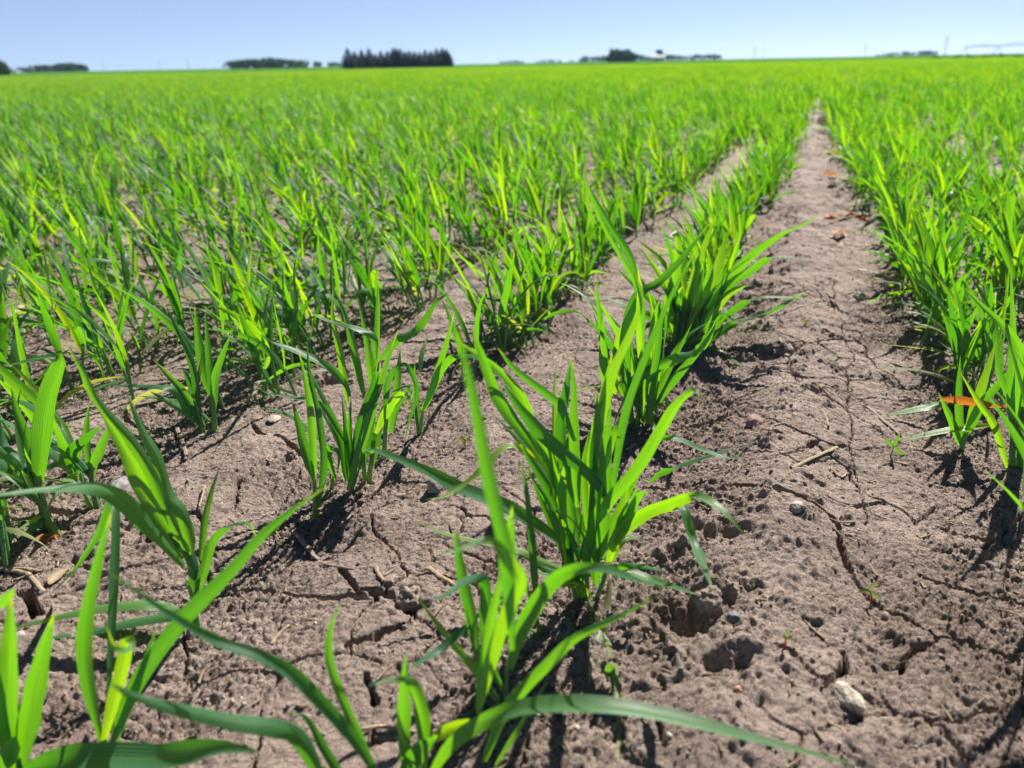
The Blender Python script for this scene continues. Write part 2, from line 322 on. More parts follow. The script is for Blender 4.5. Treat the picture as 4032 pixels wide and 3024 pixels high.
def straw_mat(name, col):
    m, t, out = new_mat(name)
    a = nd(t, 'ShaderNodeAttribute', attribute_name='luv'); mp = nd(t, 'ShaderNodeMapping'); mp.inputs['Scale'].default_value = (14, 1.6, 3); t.links.new(a.outputs['Vector'], mp.inputs[0])
    n = noise(t, mp.outputs[0], 1.0, 5, 0.7)
    c = ramp(t, n, [(0.28, tuple(q * .35 for q in col)), (0.5, col), (0.72, tuple(min(1, q * 1.45) for q in col))]).outputs[0]
    bs = nd(t, 'ShaderNodeBsdfPrincipled'); t.links.new(c, bs.inputs['Base Color']); bs.inputs['Roughness'].default_value = 0.65; bs.inputs['Specular IOR Level'].default_value = .3
    b = nd(t, 'ShaderNodeBump'); b.inputs['Distance'].default_value = .0012; t.links.new(n, b.inputs['Height']); t.links.new(b.outputs[0], bs.inputs['Normal']); t.links.new(bs.outputs[0], out.inputs[0]); return m
M = dict(soil=soil_material(), far=far_field_material(), leaf=leaf_material(), stem=leaf_material('leaf_sheath', 0.3),
         straw=straw_mat('dry_straw', (0.44, 0.33, 0.21)), greystraw=straw_mat('weathered_straw', (0.30, 0.235, 0.18)),
         white=plain('pale_limestone', (0.47, 0.40, 0.32), 0.5, 260, 0.85, 0.002), grey=plain('grey_stone', (0.27, 0.25, 0.235), 0.3, 170, 0.75, 0.001),
         tan=plain('tan_stone', (0.40, 0.345, 0.29), 0.25, 170, 0.75, 0.001), pink=plain('reddish_stone', (0.25, 0.155, 0.13), 0.35, 150, 0.7, 0.001), slate=plain('dark_slate', (0.15, 0.155, 0.165), 0.25, 170, 0.6, 0.001),
         clod=plain('soil_clod', (0.29, 0.228, 0.192), 0.4, 260, 0.95, 0.002, None, 0.1), orange=plain('orange_dry_leaf', (0.44, 0.17, 0.05), 0.55, 160, 0.6, 0.0008, None, 0.3, (0.55, 0.18, 0.02)),
         red=plain('red_stem', (0.42, 0.045, 0.07), 0.25, 400, 0.45, 0, None, 0.4, (0.6, 0.03, 0.06)), weed=plain('weed_leaf', (0.20, 0.21, 0.12), 0.3, 300, 0.6, 0, None, 0.3, (0.25, 0.3, 0.08)),
         weedg=plain('green_cotyledon', (0.09, 0.24, 0.05), 0.3, 300, 0.6, 0, None, 0.3, (0.2, 0.45, 0.02)), fluff=plain('seed_down', (0.8, 0.8, 0.78), 0.1, 100, 0.9, 0, None, 0.1, (0.8, 0.8, 0.8)),
         conif=plain('spruce_needles', (0.010, 0.024, 0.013), 0.5, 2.0, 0.9, 0, None, 0.05), conif2=plain('blue_spruce_needles', (0.020, 0.040, 0.027), 0.5, 2.0, 0.9, 0, None, 0.05),
         decid=plain('tree_leaves', (0.038, 0.085, 0.028), 0.5, 1.2, 0.8, 0, None, 0.2, (0.06, 0.14, 0.02)), bark=plain('bark', (0.12, 0.09, 0.07), 0.3, 6, 0.9),
         pole=plain('weathered_pole', (0.22, 0.18, 0.15), 0.2, 5, 0.9), steel=plain('galvanised_steel', (0.35, 0.37, 0.38), 0.15, 5, 0.5), tyre=plain('rubber', (0.03, 0.03, 0.03), 0.2, 8, 0.9),
         wall=plain('white_cladding', (0.78, 0.78, 0.76), 0.06, 3, 0.7), roof=plain('roof_sheet', (0.42, 0.44, 0.46), 0.12, 3, 0.5), dark=plain('dark_opening', (0.04, 0.045, 0.05), 0.2, 3, 0.4), shrub=plain('weed_shrub', (0.06, 0.13, 0.03), 0.4, 8, 0.8, 0, None, 0.2, (0.1, 0.25, 0.02)))

# ---------------------------------------------------------------- the ground: one sheet, fine near, coarse far
def axis_steps(start, fine_end, fine, growth, mid_end, growth2, end):
    v = [start]; s = fine
    while v[-1] < fine_end: v.append(v[-1] + fine)
    base = v[-1]
    while v[-1] < mid_end: v.append(v[-1] + fine + growth * (v[-1] - base))
    while v[-1] < end: v.append(v[-1] * (1 + growth2))
    return v
yp = axis_steps(0.18, 0.95, 0.00125, 0.005, 16, 0.06, 5200)
yn = [0.18 - 0.01 * 1.5 ** k for k in range(1, 24)]
ys = np.array(sorted(yn) + yp)
xp = axis_steps(0.0, 0.50, 0.00125, 0.0095, 16, 0.08, 5200)
xs = np.array([-q for q in xp[:0:-1]] + xp)
nx, ny = len(xs), len(ys)
GX, GY = np.meshgrid(xs, ys); gx = GX.ravel(); gy = GY.ravel()
gzv = ground_h(gx, gy)
idx = np.arange(nx * ny, dtype=np.int32).reshape(ny, nx)
fc = np.stack([idx[:-1, :-1], idx[:-1, 1:], idx[1:, 1:], idx[1:, :-1]], -1).reshape(-1, 4)
ground = mesh_obj('field_soil', np.stack([gx, gy, gzv], -1), fc, M['soil'])
ground.data.materials.append(M['far'])
cd_ = np.hypot(gx[fc].mean(1), gy[fc].mean(1))
ground.data.polygons.foreach_set('material_index', (cd_ > 125).astype(np.int32))
tag(ground, 'bare cracked brown soil of the crop field', None, None, 'structure')
print('ground verts', nx * ny)

# ---------------------------------------------------------------- leaf blades
class Buf:
    def __init__(s): s.v = []; s.f = []; s.a = []; s.n = 0
    def add(s, v, f, a):
        s.v.append(np.asarray(v)); s.f.append(np.asarray(f) + s.n); s.a.append(np.asarray(a)); s.n += len(v)
    def out(s): return np.concatenate(s.v), np.concatenate(s.f), np.concatenate(s.a)
    def obj(s, name, mat, parent=None, link=True):
        v, f, a = s.out(); return mesh_obj(name, v, f, mat, parent, a, True, link)
def norm(a): return a / np.maximum(np.linalg.norm(a, axis=-1, keepdims=True), 1e-9)
def resample(P, n):
    P = np.asarray(P, float)
    Q = np.vstack([2 * P[0] - P[1], P, 2 * P[-1] - P[-2]]); out = []
    for i in range(1, len(Q) - 2):
        p0, p1, p2, p3 = Q[i - 1], Q[i], Q[i + 1], Q[i + 2]
        for t in np.linspace(0, 1, 12, endpoint=False):
            out.append(0.5 * ((2 * p1) + (-p0 + p2) * t + (2 * p0 - 5 * p1 + 4 * p2 - p3) * t * t + (-p0 + 3 * p1 - 3 * p2 + p3) * t ** 3))
    out.append(P[-1]); out = np.array(out)
    s = np.r_[0, np.cumsum(np.linalg.norm(np.diff(out, axis=0), axis=1))]
    q = np.linspace(0, s[-1], n)
    return np.stack([np.interp(q, s, out[:, k]) for k in range(3)], -1)
def wprof(s, base=0.42, tip=1.7):
    up = base + (1 - base) * np.sin(np.clip(s / 0.30, 0, 1) * pi / 2)
    dn = 1 - np.clip((s - 0.34) / 0.66, 0, 1) ** tip
    return np.maximum(up * dn, 0.012)
def blade(buf, path, side, width, tint, cross=5, fold=0.16, base=0.42, tip=1.7, prof=None):
    n = len(path); s = np.linspace(0, 1, n)
    w = width * (wprof(s, base, tip) if prof is None else prof(s)) * 0.5
    T = norm(np.gradient(path, axis=0)); side = norm(side - T * (side * T).sum(-1, keepdims=True)); N = np.cross(side, T)
    us = np.linspace(-1, 1, cross)
    rip = 1 + 0.05 * np.sin(s * 23 + tint * 40)
    V = path[:, None] + side[:, None] * (us[None, :, None] * (w * rip)[:, None, None]) + N[:, None] * ((fold * (np.abs(us) ** 1.4))[None, :, None] * w[:, None, None])
    A = np.stack([np.broadcast_to((us + 1) / 2, (n, cross)), np.broadcast_to(s[:, None], (n, cross)), np.full((n, cross), tint)], -1).copy()
    if int(tint * 977) % 3 == 0: A[:, :, 2] += (0.7 * np.clip((s - 0.90) / 0.08, 0, 1))[:, None]
    A[:, :, 2] += (0.10 * np.clip(1 - s / 0.15, 0, 1))[:, None]
    i = np.arange(n * cross).reshape(n, cross)
    f = np.stack([i[:-1, :-1], i[:-1, 1:], i[1:, 1:], i[1:, :-1]], -1).reshape(-1, 4)
    buf.add(V.reshape(-1, 3), f, A.reshape(-1, 3))
def tube(buf, path, r0, r1, tint, k=7, tint0=None):
    path = np.asarray(path); n = len(path); T = norm(np.gradient(path, axis=0))
    ref = np.array([1.0, 0.2, 0.05]); a = norm(np.cross(T, ref)); b = np.cross(T, a)
    s = np.linspace(0, 1, n); r = r0 + (r1 - r0) * s
    th = np.linspace(0, 2 * pi, k, endpoint=False)
    V = path[:, None] + r[:, None, None] * (a[:, None] * np.cos(th)[None, :, None] + b[:, None] * np.sin(th)[None, :, None])
    t0 = tint if tint0 is None else tint0
    A = np.stack([np.broadcast_to(th / 2 / pi, (n, k)), np.broadcast_to(s[:, None], (n, k)), np.broadcast_to((t0 + (tint - t0) * np.clip(s * 2.2, 0, 1))[:, None], (n, k))], -1)
    i = np.arange(n * k).reshape(n, k); j = np.roll(i, -1, 1)
    f = np.stack([i[:-1], j[:-1], j[1:], i[1:]], -1).reshape(-1, 4)
    buf.add(V.reshape(-1, 3), f, A.reshape(-1, 3))
def rot_about(v, k, ang):
    c = np.cos(ang)[:, None]; s = np.sin(ang)[:, None]
    return v * c + np.cross(k, v) * s + k * (k * v).sum(-1, keepdims=True) * (1 - c)

# ---------------------------------------------------------------- plants seen one by one in the foreground
def unproject(tile, pts, Y0, off, dz=0.0025, power=1.5):
    n = len(pts); out = []
    for i, p in enumerate(pts):
        r = ray(*full(tile, p)); Y = Y0 - off * (i / max(1, n - 1)) ** power
        q = CAM + r * (Y / r[1])
        zg = gz(q[0], q[1]) + dz
        if q[2] < zg:
            for _ in range(3):
                k = (zg - CH) / r[2]; q = CAM + r * k; zg = gz(q[0], q[1]) + dz
        out.append(q)
    return np.array(out)
GROUP = 'young cereal plants growing in the drilled rows'
def hero(base, label, stems, leaves, extra=0, spread=.006, tall=False, wscale=.74):
    """base (tile, x, y); stems: (tile, pts, width px); leaves: (tile, pts, width px, offset towards the camera, tint, roll degrees, depth of base)."""
    b = on_ground(base[0], base[1:]); zb = gz(b[0], b[1]); b = on_ground(base[0], base[1:], zb); Y0 = b[1]
    root = empty('cereal_plant', (b[0], b[1], zb), label, 'cereal plant', GROUP)
    inv = np.array([b[0], b[1], zb])
    for t, pts, wpx in stems:
        P = unproject(t, pts, Y0, 0.0, -0.004); P = resample(P, 10) - inv
        P[:, 2][P[:, 2] < 0.012] -= 0.0
        P = np.vstack([P[0] + (P[0] - P[1]) * 1.0 - [0, 0, 0.004], P])
        r = wpx / TILE[t][2] / F * Y0 / cos(PIT) * 0.5
        bf = Buf(); tube(bf, P, r * 1.12, r * 0.86, 0.42, 8, 0.72); bf.obj('stem', M['stem'], root)
    for L in leaves:
        t, pts, wpx, off = L[:4]; tint = L[4] if len(L) > 4 else random.uniform(0.2, 0.5)
        roll = L[5] if len(L) > 5 else random.uniform(-30, 30); dy = L[6] if len(L) > 6 else 0.0
        P = resample(unproject(t, pts, Y0 - dy, off), 30)
        T = norm(np.gradient(P, axis=0)); V = norm(P - CAM)
        s = np.linspace(0, 1, len(P))
        side = rot_about(norm(np.cross(T, V)), T, np.radians(roll + random.uniform(-14, 14) * s))
        Tz = np.abs(T[:, 2]); wgt = (0.9 * (1 - sstep(0.30, 0.72, Tz)) * sstep(0.12, 0.35, s))[:, None]
        sh = norm(np.cross(T, np.array([0, 0, 1.0]))); sh = sh * np.sign((sh * side).sum(-1, keepdims=True) + 1e-6)
        flat_ = norm(side * (1 - wgt) + sh * wgt); ncam = np.abs((np.cross(flat_, T) * V).sum(-1))
        side = flat_; fore = 1 / np.clip(ncam / np.maximum(np.abs(np.cross(rot_about(norm(np.cross(T, V)), T, 0 * s), T) * V).sum(-1), .3), .68, 1)
        wd_ = wscale * wpx / TILE[t][2] / F * np.linalg.norm(P[len(P) // 3] - CAM) / max(0.75, cos(radians(roll)))
        bf = Buf(); blade(bf, P - inv, side, wd_, tint, 7, 0.32 * random.choice((-1, 1, 1)), 0.38, 1.8, lambda q: wprof(q, 0.38, 1.8) * fore)
        bf.obj('leaf', M['leaf'], root)
    for q in range(int(extra)):
        az = random.uniform(0, 2 * pi); e0 = random.uniform(62, 86); Lq = random.uniform(.09, .15); bend = random.uniform(-5, 45)
        if tall: az = pi - .357 + random.uniform(-1.0, .9); e0 = random.uniform(66, 84); Lq = random.uniform(.14, .20); bend = random.uniform(0, 35)
        p = np.array([random.gauss(0, spread), random.gauss(0, spread), .012]); pts_ = [p]
        for i in range(15):
            e = radians(e0 - bend * (i / 14) ** 1.6); p = p + Lq / 15 * np.array([cos(az) * cos(e), sin(az) * cos(e), sin(e)]); pts_.append(p)
        pts_ = np.array(pts_); T = norm(np.gradient(pts_, axis=0)); sd_ = norm(np.cross(T, np.array([-sin(az) * .2, cos(az) * .2, 1.0]) if e0 < 50 else np.array([cos(az), sin(az), .3])))
        side = rot_about(sd_, T, np.radians(random.uniform(-60, 60) + random.uniform(-60, 60) * np.linspace(0, 1, 16)))
        bf = Buf(); blade(bf, pts_, side, random.uniform(.006, .0085), random.uniform(.05, .48), 5, .25); bf.obj('leaf', M['leaf'], root)
    return b
hb = []
hb.append(hero(('2', 1560, 560), 'large bushy cereal plant right of the bottom centre, one broad leaf arching right', [
 ('2', [(1510, 530), (1470, 340), (1440, 200)], 28), ('2', [(1622, 625), (1690, 470), (1730, 330)], 34), ('2', [(1560, 540), (1550, 330), (1585, 150)], 34), ('2', [(1530, 520), (1500, 330), (1490, 150)], 30), ('2', [(1590, 540), (1600, 330), (1640, 200)], 30)], [
 ('3', [(1310, 1500), (1345, 1370), (1450, 1250), (1600, 1160), (1750, 1110), (1850, 1075), (1960, 1110), (2080, 1200), (2212, 1350)], 92, .07, .34, 20),
 ('3', [(1560, 1175), (1700, 1130), (1790, 1150), (1860, 1370), (1920, 1520), (1990, 1690)], 64, .10, .12, 10),
 ('3', [(1160, 1330), (1240, 1230), (1330, 1090), (1500, 890), (1640, 660), (1735, 500), (1850, 390), (1890, 400), (1905, 520)], 92, .05, .40, 8),
 ('3', [(1270, 1480), (1285, 1150), (1300, 800), (1325, 455)], 100, .00, .38, 12),
 ('3', [(1190, 1000), (1215, 760), (1280, 420), (1335, 135)], 100, -.01, .40, -10),
 ('3', [(1000, 1100), (950, 880), (860, 720), (760, 480), (690, 360), (560, 230), (400, 120), (245, 15)], 72, .05, .38, 5),
 ('3', [(1030, 1150), (900, 860), (730, 640), (590, 440), (530, 290), (470, 120), (425, -10)], 72, .09, .22, 10),
 ('3', [(1110, 1150), (1085, 700), (1085, 400), (1068, 165)], 86, -.01, .36, 0), ('3', [(1010, 900), (1010, 600), (1040, 380), (1072, 170)], 76, .0, .12, 30),
 ('3', [(960, 1000), (955, 700), (958, 400), (972, 195)], 30, -.01, .45, 50),
 ('3', [(1310, 1110), (1210, 960), (1010, 790), (870, 660), (740, 510), (620, 340)], 84, .06, .14, 10),
 ('3', [(1090, 720), (1000, 500), (960, 455), (800, 330), (690, 240), (590, 110)], 58, .03, .05, -15),
 ('3', [(1560, 760), (1650, 700), (1760, 712), (1950, 790), (2080, 830), (2212, 808)], 40, .02, .35, 20, -.05),
 ('3', [(1575, 990), (1640, 930), (1800, 860), (1950, 810), (2212, 730)], 46, .0, .10, 30, -.08),
 ('3', [(1032, 1395), (860, 1270), (650, 1150), (330, 1020), (140, 920), (-150, 800), (-290, 770)], 92, .08, .18, 25),
 ('3', [(900, 880), (780, 790), (690, 752), (600, 790), (520, 880), (380, 1000), (250, 1080), (125, 1100)], 50, .06, .85, 10),
 ('3', [(1080, 1580), (870, 1490), (720, 1420), (440, 1360), (230, 1310), (45, 1225)], 42, .0, .55, 30), ('3', [(1060, 1620), (900, 1540), (800, 1480), (700, 1430)], 60, .0, .30, 20),
 ('2', [(1690, 400), (1780, 362), (1920, 345), (2095, 385)], 48, .03, .50, 20), ('2', [(1700, 400), (1780, 362), (2000, 440), (2130, 480), (2330, 545)], 50, .04, .52, 25),
 ('2', [(1735, 440), (1718, 640), (1675, 800), (1625, 950), (1600, 1145)], 60, .05, 1.35, 20), ('2', [(1620, 620), (1700, 800), (1760, 1000), (1795, 1220), (1795, 1700)], 56, .05, 1.2, 20),
 ('3', [(1290, 900), (1350, 660), (1420, 550), (1482, 415)], 52, -.02, .32, 10), ('3', [(1020, 1400), (1003, 1230), (1012, 1000), (1022, 880)], 58, .03, .3, 0),
 ('3', [(1075, 1520), (1000, 1230), (905, 1000), (790, 820), (730, 700)], 72, .02, .08, 20), ('3', [(1240, 1500), (1180, 1200), (1150, 900), (1185, 650)], 70, -.01, .34, 15),
 ('3', [(1340, 1420), (1400, 1180), (1440, 950), (1510, 830)], 60, -.01, .42, 15), ('3', [(1330, 1400), (1445, 1200), (1500, 1000)], 60, .01, .38, 20), ('3', [(1350, 1350), (1420, 1220), (1520, 1060), (1630, 1045)], 60, .02, .4, 20),
 ('3', [(1120, 1450), (1060, 1100), (1040, 850), (1050, 650)], 70, .01, .10, 25), ('3', [(1200, 1450), (1240, 1000), (1250, 700), (1230, 380)], 70, .0, .12, 40), ('3', [(1290, 1080), (1260, 820), (1240, 560), (1290, 420)], 60, .02, .02, 20),
 ('2', [(1600, 560), (1560, 480), (1440, 470), (1350, 420), (1180, 380)], 40, .01, .4, 30), ('2', [(1615, 610), (1600, 530), (1540, 470), (1430, 450)], 26, .02, .62, 0),
 ('2', [(1750, 330), (1840, 180), (1950, 150)], 30, -.02, .6, 0),
 ('V', [(1275, 1100), (1292, 940), (1322, 810), (1362, 720), (1386, 650), (1376, 572)], 30, .0, .36, 5), ('V', [(1320, 1080), (1350, 900), (1395, 770), (1450, 640), (1516, 518)], 20, .01, .16, 10), ('V', [(1390, 760), (1385, 640), (1345, 560), (1300, 480), (1258, 372)], 13, .02, .1, 5),
 ], 10, .008, False, .84))
hb.append(hero(('2', 1060, 1330), 'cereal plant at bottom centre, a yellow-green leaf bent sharply over its upright blades', [
 ('2', [(1070, 1320), (1066, 1180), (1076, 1010)], 36), ('2', [(900, 1650), (893, 1450), (905, 1230)], 60), ('2', [(1060, 1310), (1000, 1200), (950, 1140)], 30)], [
 ('2', [(905, 1250), (980, 950), (1060, 680), (1150, 480), (1140, 400), (1060, 290), (965, 185), (860, 215), (720, 255), (585, 265)], 96, .05, .42, 5, .05),
 ('2', [(1095, 800), (1100, 500), (1090, 200), (1108, -40)], 92, .03, .40, 0, .02), ('2', [(885, 1300), (920, 950), (990, 600), (1045, 380), (1070, 180)], 86, .0, .36, 12, .06),
 ('2', [(1088, 1020), (1150, 800), (1280, 560), (1420, 410), (1560, 370), (1720, 380), (1900, 440), (2110, 495)], 118, .07, .34, 14),
 ('2', [(925, 1620), (1040, 1330), (1150, 1180), (1350, 980), (1500, 830), (1700, 720), (1850, 650), (2035, 548)], 96, .0, .33, 16, .05), ('2', [(1000, 1640), (1100, 1480), (1230, 1270), (1342, 1085)], 38, -.02, .34, 20, .05),
 ('2', [(1040, 1270), (960, 1150), (860, 1020), (740, 880), (640, 750), (540, 620), (488, 535)], 60, .0, .42, 25), ('2', [(890, 1000), (850, 700), (790, 430), (752, 200), (742, 105)], 70, .04, .06, 20),
 ('2', [(900, 660), (810, 750), (650, 890), (540, 960), (430, 1030)], 62, .04, .05, 20), ('2', [(950, 700), (940, 500), (900, 430), (800, 440), (680, 530), (555, 595)], 64, .06, .02, 15), ('2', [(925, 900), (920, 650), (908, 470)], 62, .01, .3, 20),
 ('2', [(1110, 900), (1085, 500), (1068, 250), (960, -210), (880, -640), (800, -1000), (745, -1180)], 100, .05, .20, 5, .06), ('2', [(1060, 1180), (1010, 1080), (960, 980), (900, 880)], 46, .0, .25, 20),
 ('2', [(1000, 800), (990, 640), (1060, 560), (1110, 800)], 50, .0, .3, 30)]))
hb.append(hero(('2', 1290, 800), 'thin single cereal seedling with one needle-like upright leaf between the two bottom centre plants', [('2', [(1292, 800), (1265, 680), (1262, 560)], 26)], [
 ('2', [(1265, 620), (1255, 400), (1240, 200), (1205, -120), (1160, -360)], 46, .02, .08, 30), ('2', [(1280, 760), (1220, 560), (1200, 450), (1175, 380)], 32, .0, .4, 20), ('2', [(1290, 810), (1180, 770), (1030, 770), (830, 800)], 44, .0, .3, 30)]))
hb.append(hero(('1', 1290, 755), 'cereal plant at lower left fanning several broad blades up towards the left edge', [('1', [(1285, 755), (1250, 570), (1222, 450)], 38), ('1', [(1260, 740), (1270, 560), (1290, 420)], 32)], [
 ('5', [(1195, 1640), (1050, 1420), (920, 1200), (830, 1000), (720, 800), (650, 690)], 104, .03, .34, 5),
 ('5', [(1190, 1690), (1000, 1480), (870, 1330), (740, 1230), (560, 1180), (300, 1185), (0, 1225), (-200, 1270)], 96, .10, .20, 20),
 ('5', [(1240, 1640), (1080, 1330), (970, 1080), (850, 880), (690, 700), (590, 560), (530, 420), (400, 200)], 90, .02, .32, 5), ('5', [(1240, 1600), (1180, 1350), (1085, 1230), (1020, 1000), (930, 830), (850, 640), (815, 560)], 104, -.02, .30, 10),
 ('5', [(1240, 1620), (1220, 1450), (1150, 1300), (1080, 1240)], 90, -.02, .42, 10),
 ('5', [(1295, 1660), (1320, 1400), (1370, 1200), (1425, 1045)], 42, -.02, .42, 40), ('1', [(1270, 560), (1330, 330), (1380, 180), (1480, 90), (1600, 70), (1665, 165)], 62, .0, .20, 25),
 ('1', [(1255, 740), (1150, 640), (960, 595), (700, 610), (400, 670), (0, 775)], 66, .03, .50, 30), ('1', [(1250, 745), (1150, 680), (900, 700), (600, 770), (400, 800), (155, 840)], 62, .02, .10, 30),
 ('1', [(1280, 560), (1240, 300), (1160, 200), (1010, 0)], 70, .0, .08, 25), ('1', [(1290, 480), (1230, 240), (1150, 180)], 60, -.01, .1, 20)]))
hb.append(hero(('1', 690, 1570), 'blurred cereal plant at lower left whose long blade rises diagonally to the right', [('1', [(690, 1580), (690, 1520), (670, 1470)], 50), ('1', [(700, 1570), (740, 1450), (760, 1380)], 44)], [
 ('1', [(720, 1540), (880, 1130), (1160, 730), (1500, 380), (1700, 150), (1890, -10), (2030, -110), (2150, -190)], 112, .0, .20, 12),
 ('1', [(665, 1510), (590, 1200), (550, 950), (560, 700), (620, 400), (680, 150), (725, -10)], 72, .03, .24, 10), ('1', [(670, 1480), (740, 1200), (800, 950), (815, 830), (860, 850), (840, 900), (740, 880), (690, 740)], 72, .03, .50, 10),
 ('1', [(730, 1500), (870, 1150), (960, 900), (1015, 735)], 52, .0, .1, 25), ('1', [(700, 1200), (620, 380), (720, 0), (560, 250), (440, 440), (290, 560)][0:1] + [(745, -20), (640, 150), (480, 380), (290, 565)], 60, -.04, .02, 20, -.10)]))
hb.append(hero(('1', 120, 1700), 'blurred cereal plant in the bottom left corner with broad upright blades', [('1', [(130, 1720), (135, 1650), (140, 1560)], 60)], [
 ('1', [(130, 1690), (190, 1350), (270, 950), (352, 650)], 96, .02, .36, 5), ('1', [(80, 1680), (40, 1300), (50, 900), (70, 510)], 92, .04, .40, 5), ('1', [(-40, 1700), (40, 1600), (95, 1450)], 90, .02, .34, 5),
 ('1', [(110, 1560), (60, 1300), (20, 1050), (-30, 850)], 100, .03, .05, 20), ('1', [(-20, 620), (30, 560), (90, 490)], 60, .02, .3, 10), ('1', [(80, 1720), (300, 1640), (600, 1600), (1000, 1600), (1400, 1535), (1700, 1555)], 150, .06, .10, 10)]))
hb.append(hero(('2', 300, 1800), 'blurred cereal plant cut by the bottom edge whose longest leaf sweeps across to the right', [('2', [(300, 1800), (350, 1740), (420, 1660)], 60)], [
 ('2', [(425, 1760), (405, 1400), (408, 1150), (420, 910)], 78, .02, .38, 5), ('2', [(530, 1740), (535, 1400), (500, 1200), (440, 1095), (330, 1085), (170, 1125)], 80, .04, .46, 10), ('2', [(400, 1720), (500, 1550), (625, 1445)], 100, .02, .12, 10),
 ('2', [(250, 1740), (100, 1500), (-130, 1240), (-320, 1050), (-520, 940), (-800, 840), (-1050, 700), (-1250, 570), (-1530, 370)], 104, .02, .12, 15, .02),
 ('2', [(230, 1700), (90, 1400), (0, 1200), (-80, 960), (-70, 740), (0, 590)], 62, .02, .22, 10), ('2', [(560, 1740), (700, 1520), (900, 1370), (1200, 1272), (1700, 1262), (2212, 1350), (2600, 1450), (2950, 1540), (3380, 1655)], 128, .02, .26, 12, .02),
 ('2', [(600, 1460), (740, 1400), (880, 1340)], 96, .01, .5, 0), ('2', [(-90, 1800), (-260, 1480), (-420, 1400), (-800, 1340), (-1270, 1220), (-1500, 1110)], 128, .05, .26, 10, .02), ('2', [(-80, 1640), (-20, 1720), (60, 1760)], 80, .0, 1.2, 0),
 ('2', [(20, 1750), (-100, 1560), (-220, 1350), (-350, 1280)], 70, .0, .06, 10)]))
hb.append(hero(('5', 620, 1310), 'short two-leaved cereal seedling near the left edge on a thick pale stem', [('5', [(625, 1320), (600, 1180), (588, 1070)], 36)], [
 ('5', [(585, 1080), (560, 850), (578, 630)], 48, .0, .28, 10), ('5', [(588, 1080), (655, 930), (722, 765)], 66, .0, .16, 10), ('5', [(580, 1090), (450, 950), (300, 870), (180, 800)], 60, -.03, .12, 30), ('5', [(585, 1110), (470, 970), (560, 870), (660, 780)], 60, .02, .14, 10)]))
hb.append(hero(('5', 370, 1500), 'cereal plant at the left edge, its broad dark blade folded over pale at tip', [('5', [(370, 1500), (310, 1390), (262, 1250), (240, 1100)], 64), ('5', [(100, 1590), (60, 1450), (0, 1380)], 40)], [
 ('5', [(245, 1180), (268, 850), (310, 580), (385, 350), (300, 345), (150, 375), (-30, 415)], 112, .03, .16, 5), ('5', [(235, 1150), (180, 900), (110, 700), (72, 530)], 82, .0, .30, 5), ('5', [(300, 1360), (250, 1410), (135, 1535)], 60, .02, .4, 0),
 ('5', [(260, 1250), (200, 1180), (100, 1120), (20, 1040)], 44, .0, .12, 20), ('5', [(35, 1660), (40, 1400), (10, 1200)], 60, .0, .14, 10), ('5', [(330, 1390), (200, 1390), (50, 1410)], 40, .02, .3, 30), ('5', [(230, 1120), (120, 1000), (30, 900), (0, 740)], 60, -.02, .1, 20), ('5', [(470, 970), (250, 1060), (30, 1140)], 56, .0, .06, 30, -.04)]))
hb.append(hero(('4', 640, 1370), 'dense cereal plant left of centre with a tall straight blade and dark shaded lower leaves', [
 ('4', [(630, 1375), (640, 1250), (650, 1120)], 34), ('4', [(750, 1255), (765, 1150), (775, 1050)], 32), ('4', [(500, 1400), (505, 1330), (510, 1270)], 26), ('4', [(715, 1250), (705, 1130), (700, 1020)], 28), ('4', [(845, 1110), (850, 1000), (860, 900)], 30)], [
 ('4', [(640, 1340), (690, 950), (760, 720), (800, 540)], 96, .0, .08, 10), ('4', [(620, 1340), (600, 1050), (570, 755)], 56, .0, .02, 20), ('4', [(705, 1220), (760, 900), (805, 640)], 80, -.02, .2, 10), ('4', [(770, 1200), (800, 1000), (842, 790)], 70, -.02, .16, 10),
 ('4', [(640, 1300), (620, 1000), (630, 760)], 50, .0, .3, 30), ('4', [(780, 850), (790, 500), (800, 250), (806, -40)], 62, -.02, .24, 10, -.03), ('4', [(610, 800), (560, 480), (512, 260), (512, 70)], 62, -.02, .36, 10, -.03), ('4', [(715, 760), (640, 420), (590, 220), (505, 40)], 66, -.02, .34, 10, -.04),
 ('4', [(790, 850), (750, 520), (710, 280), (668, 105)], 62, -.02, .42, 10, -.05), ('4', [(820, 520), (940, 390), (1080, 300), (1180, 150), (1272, 75)], 76, -.02, .34, 10, -.04), ('4', [(790, 1000), (850, 880), (910, 790), (975, 735), (1003, 760), (990, 860)], 72, .02, .36, 10),
 ('4', [(850, 900), (870, 650), (970, 560), (1040, 640), (1055, 760), (1000, 940), (978, 1062)], 54, .02, .10, 10), ('4', [(790, 520), (775, 375), (650, 305), (500, 270), (350, 210)], 60, .0, .06, 20), ('4', [(620, 760), (590, 680), (480, 570), (320, 490), (150, 420), (18, 345)], 56, .02, .04, 20),
 ('4', [(610, 1080), (480, 860), (400, 805), (250, 770), (100, 740), (0, 690)], 54, .02, .04, 15), ('4', [(530, 1300), (480, 1150), (500, 1090), (550, 1130), (540, 1270)], 50, .03, .3, 5), ('4', [(600, 1310), (560, 1060), (470, 900)], 60, .0, .08, 20), ('4', [(870, 990), (920, 760), (940, 560), (950, 430)], 70, -.03, .44, 10, -.05),
 ('4', [(900, 1000), (925, 850), (1000, 690), (870, 740)], 40, .0, .1, 30), ('4', [(640, 1120), (720, 1120), (820, 1085)], 50, .02, .04, 20), ('4', [(740, 1000), (780, 760), (825, 680), (780, 800), (700, 880), (610, 900)], 44, .03, .1, 10)], 6, .01))
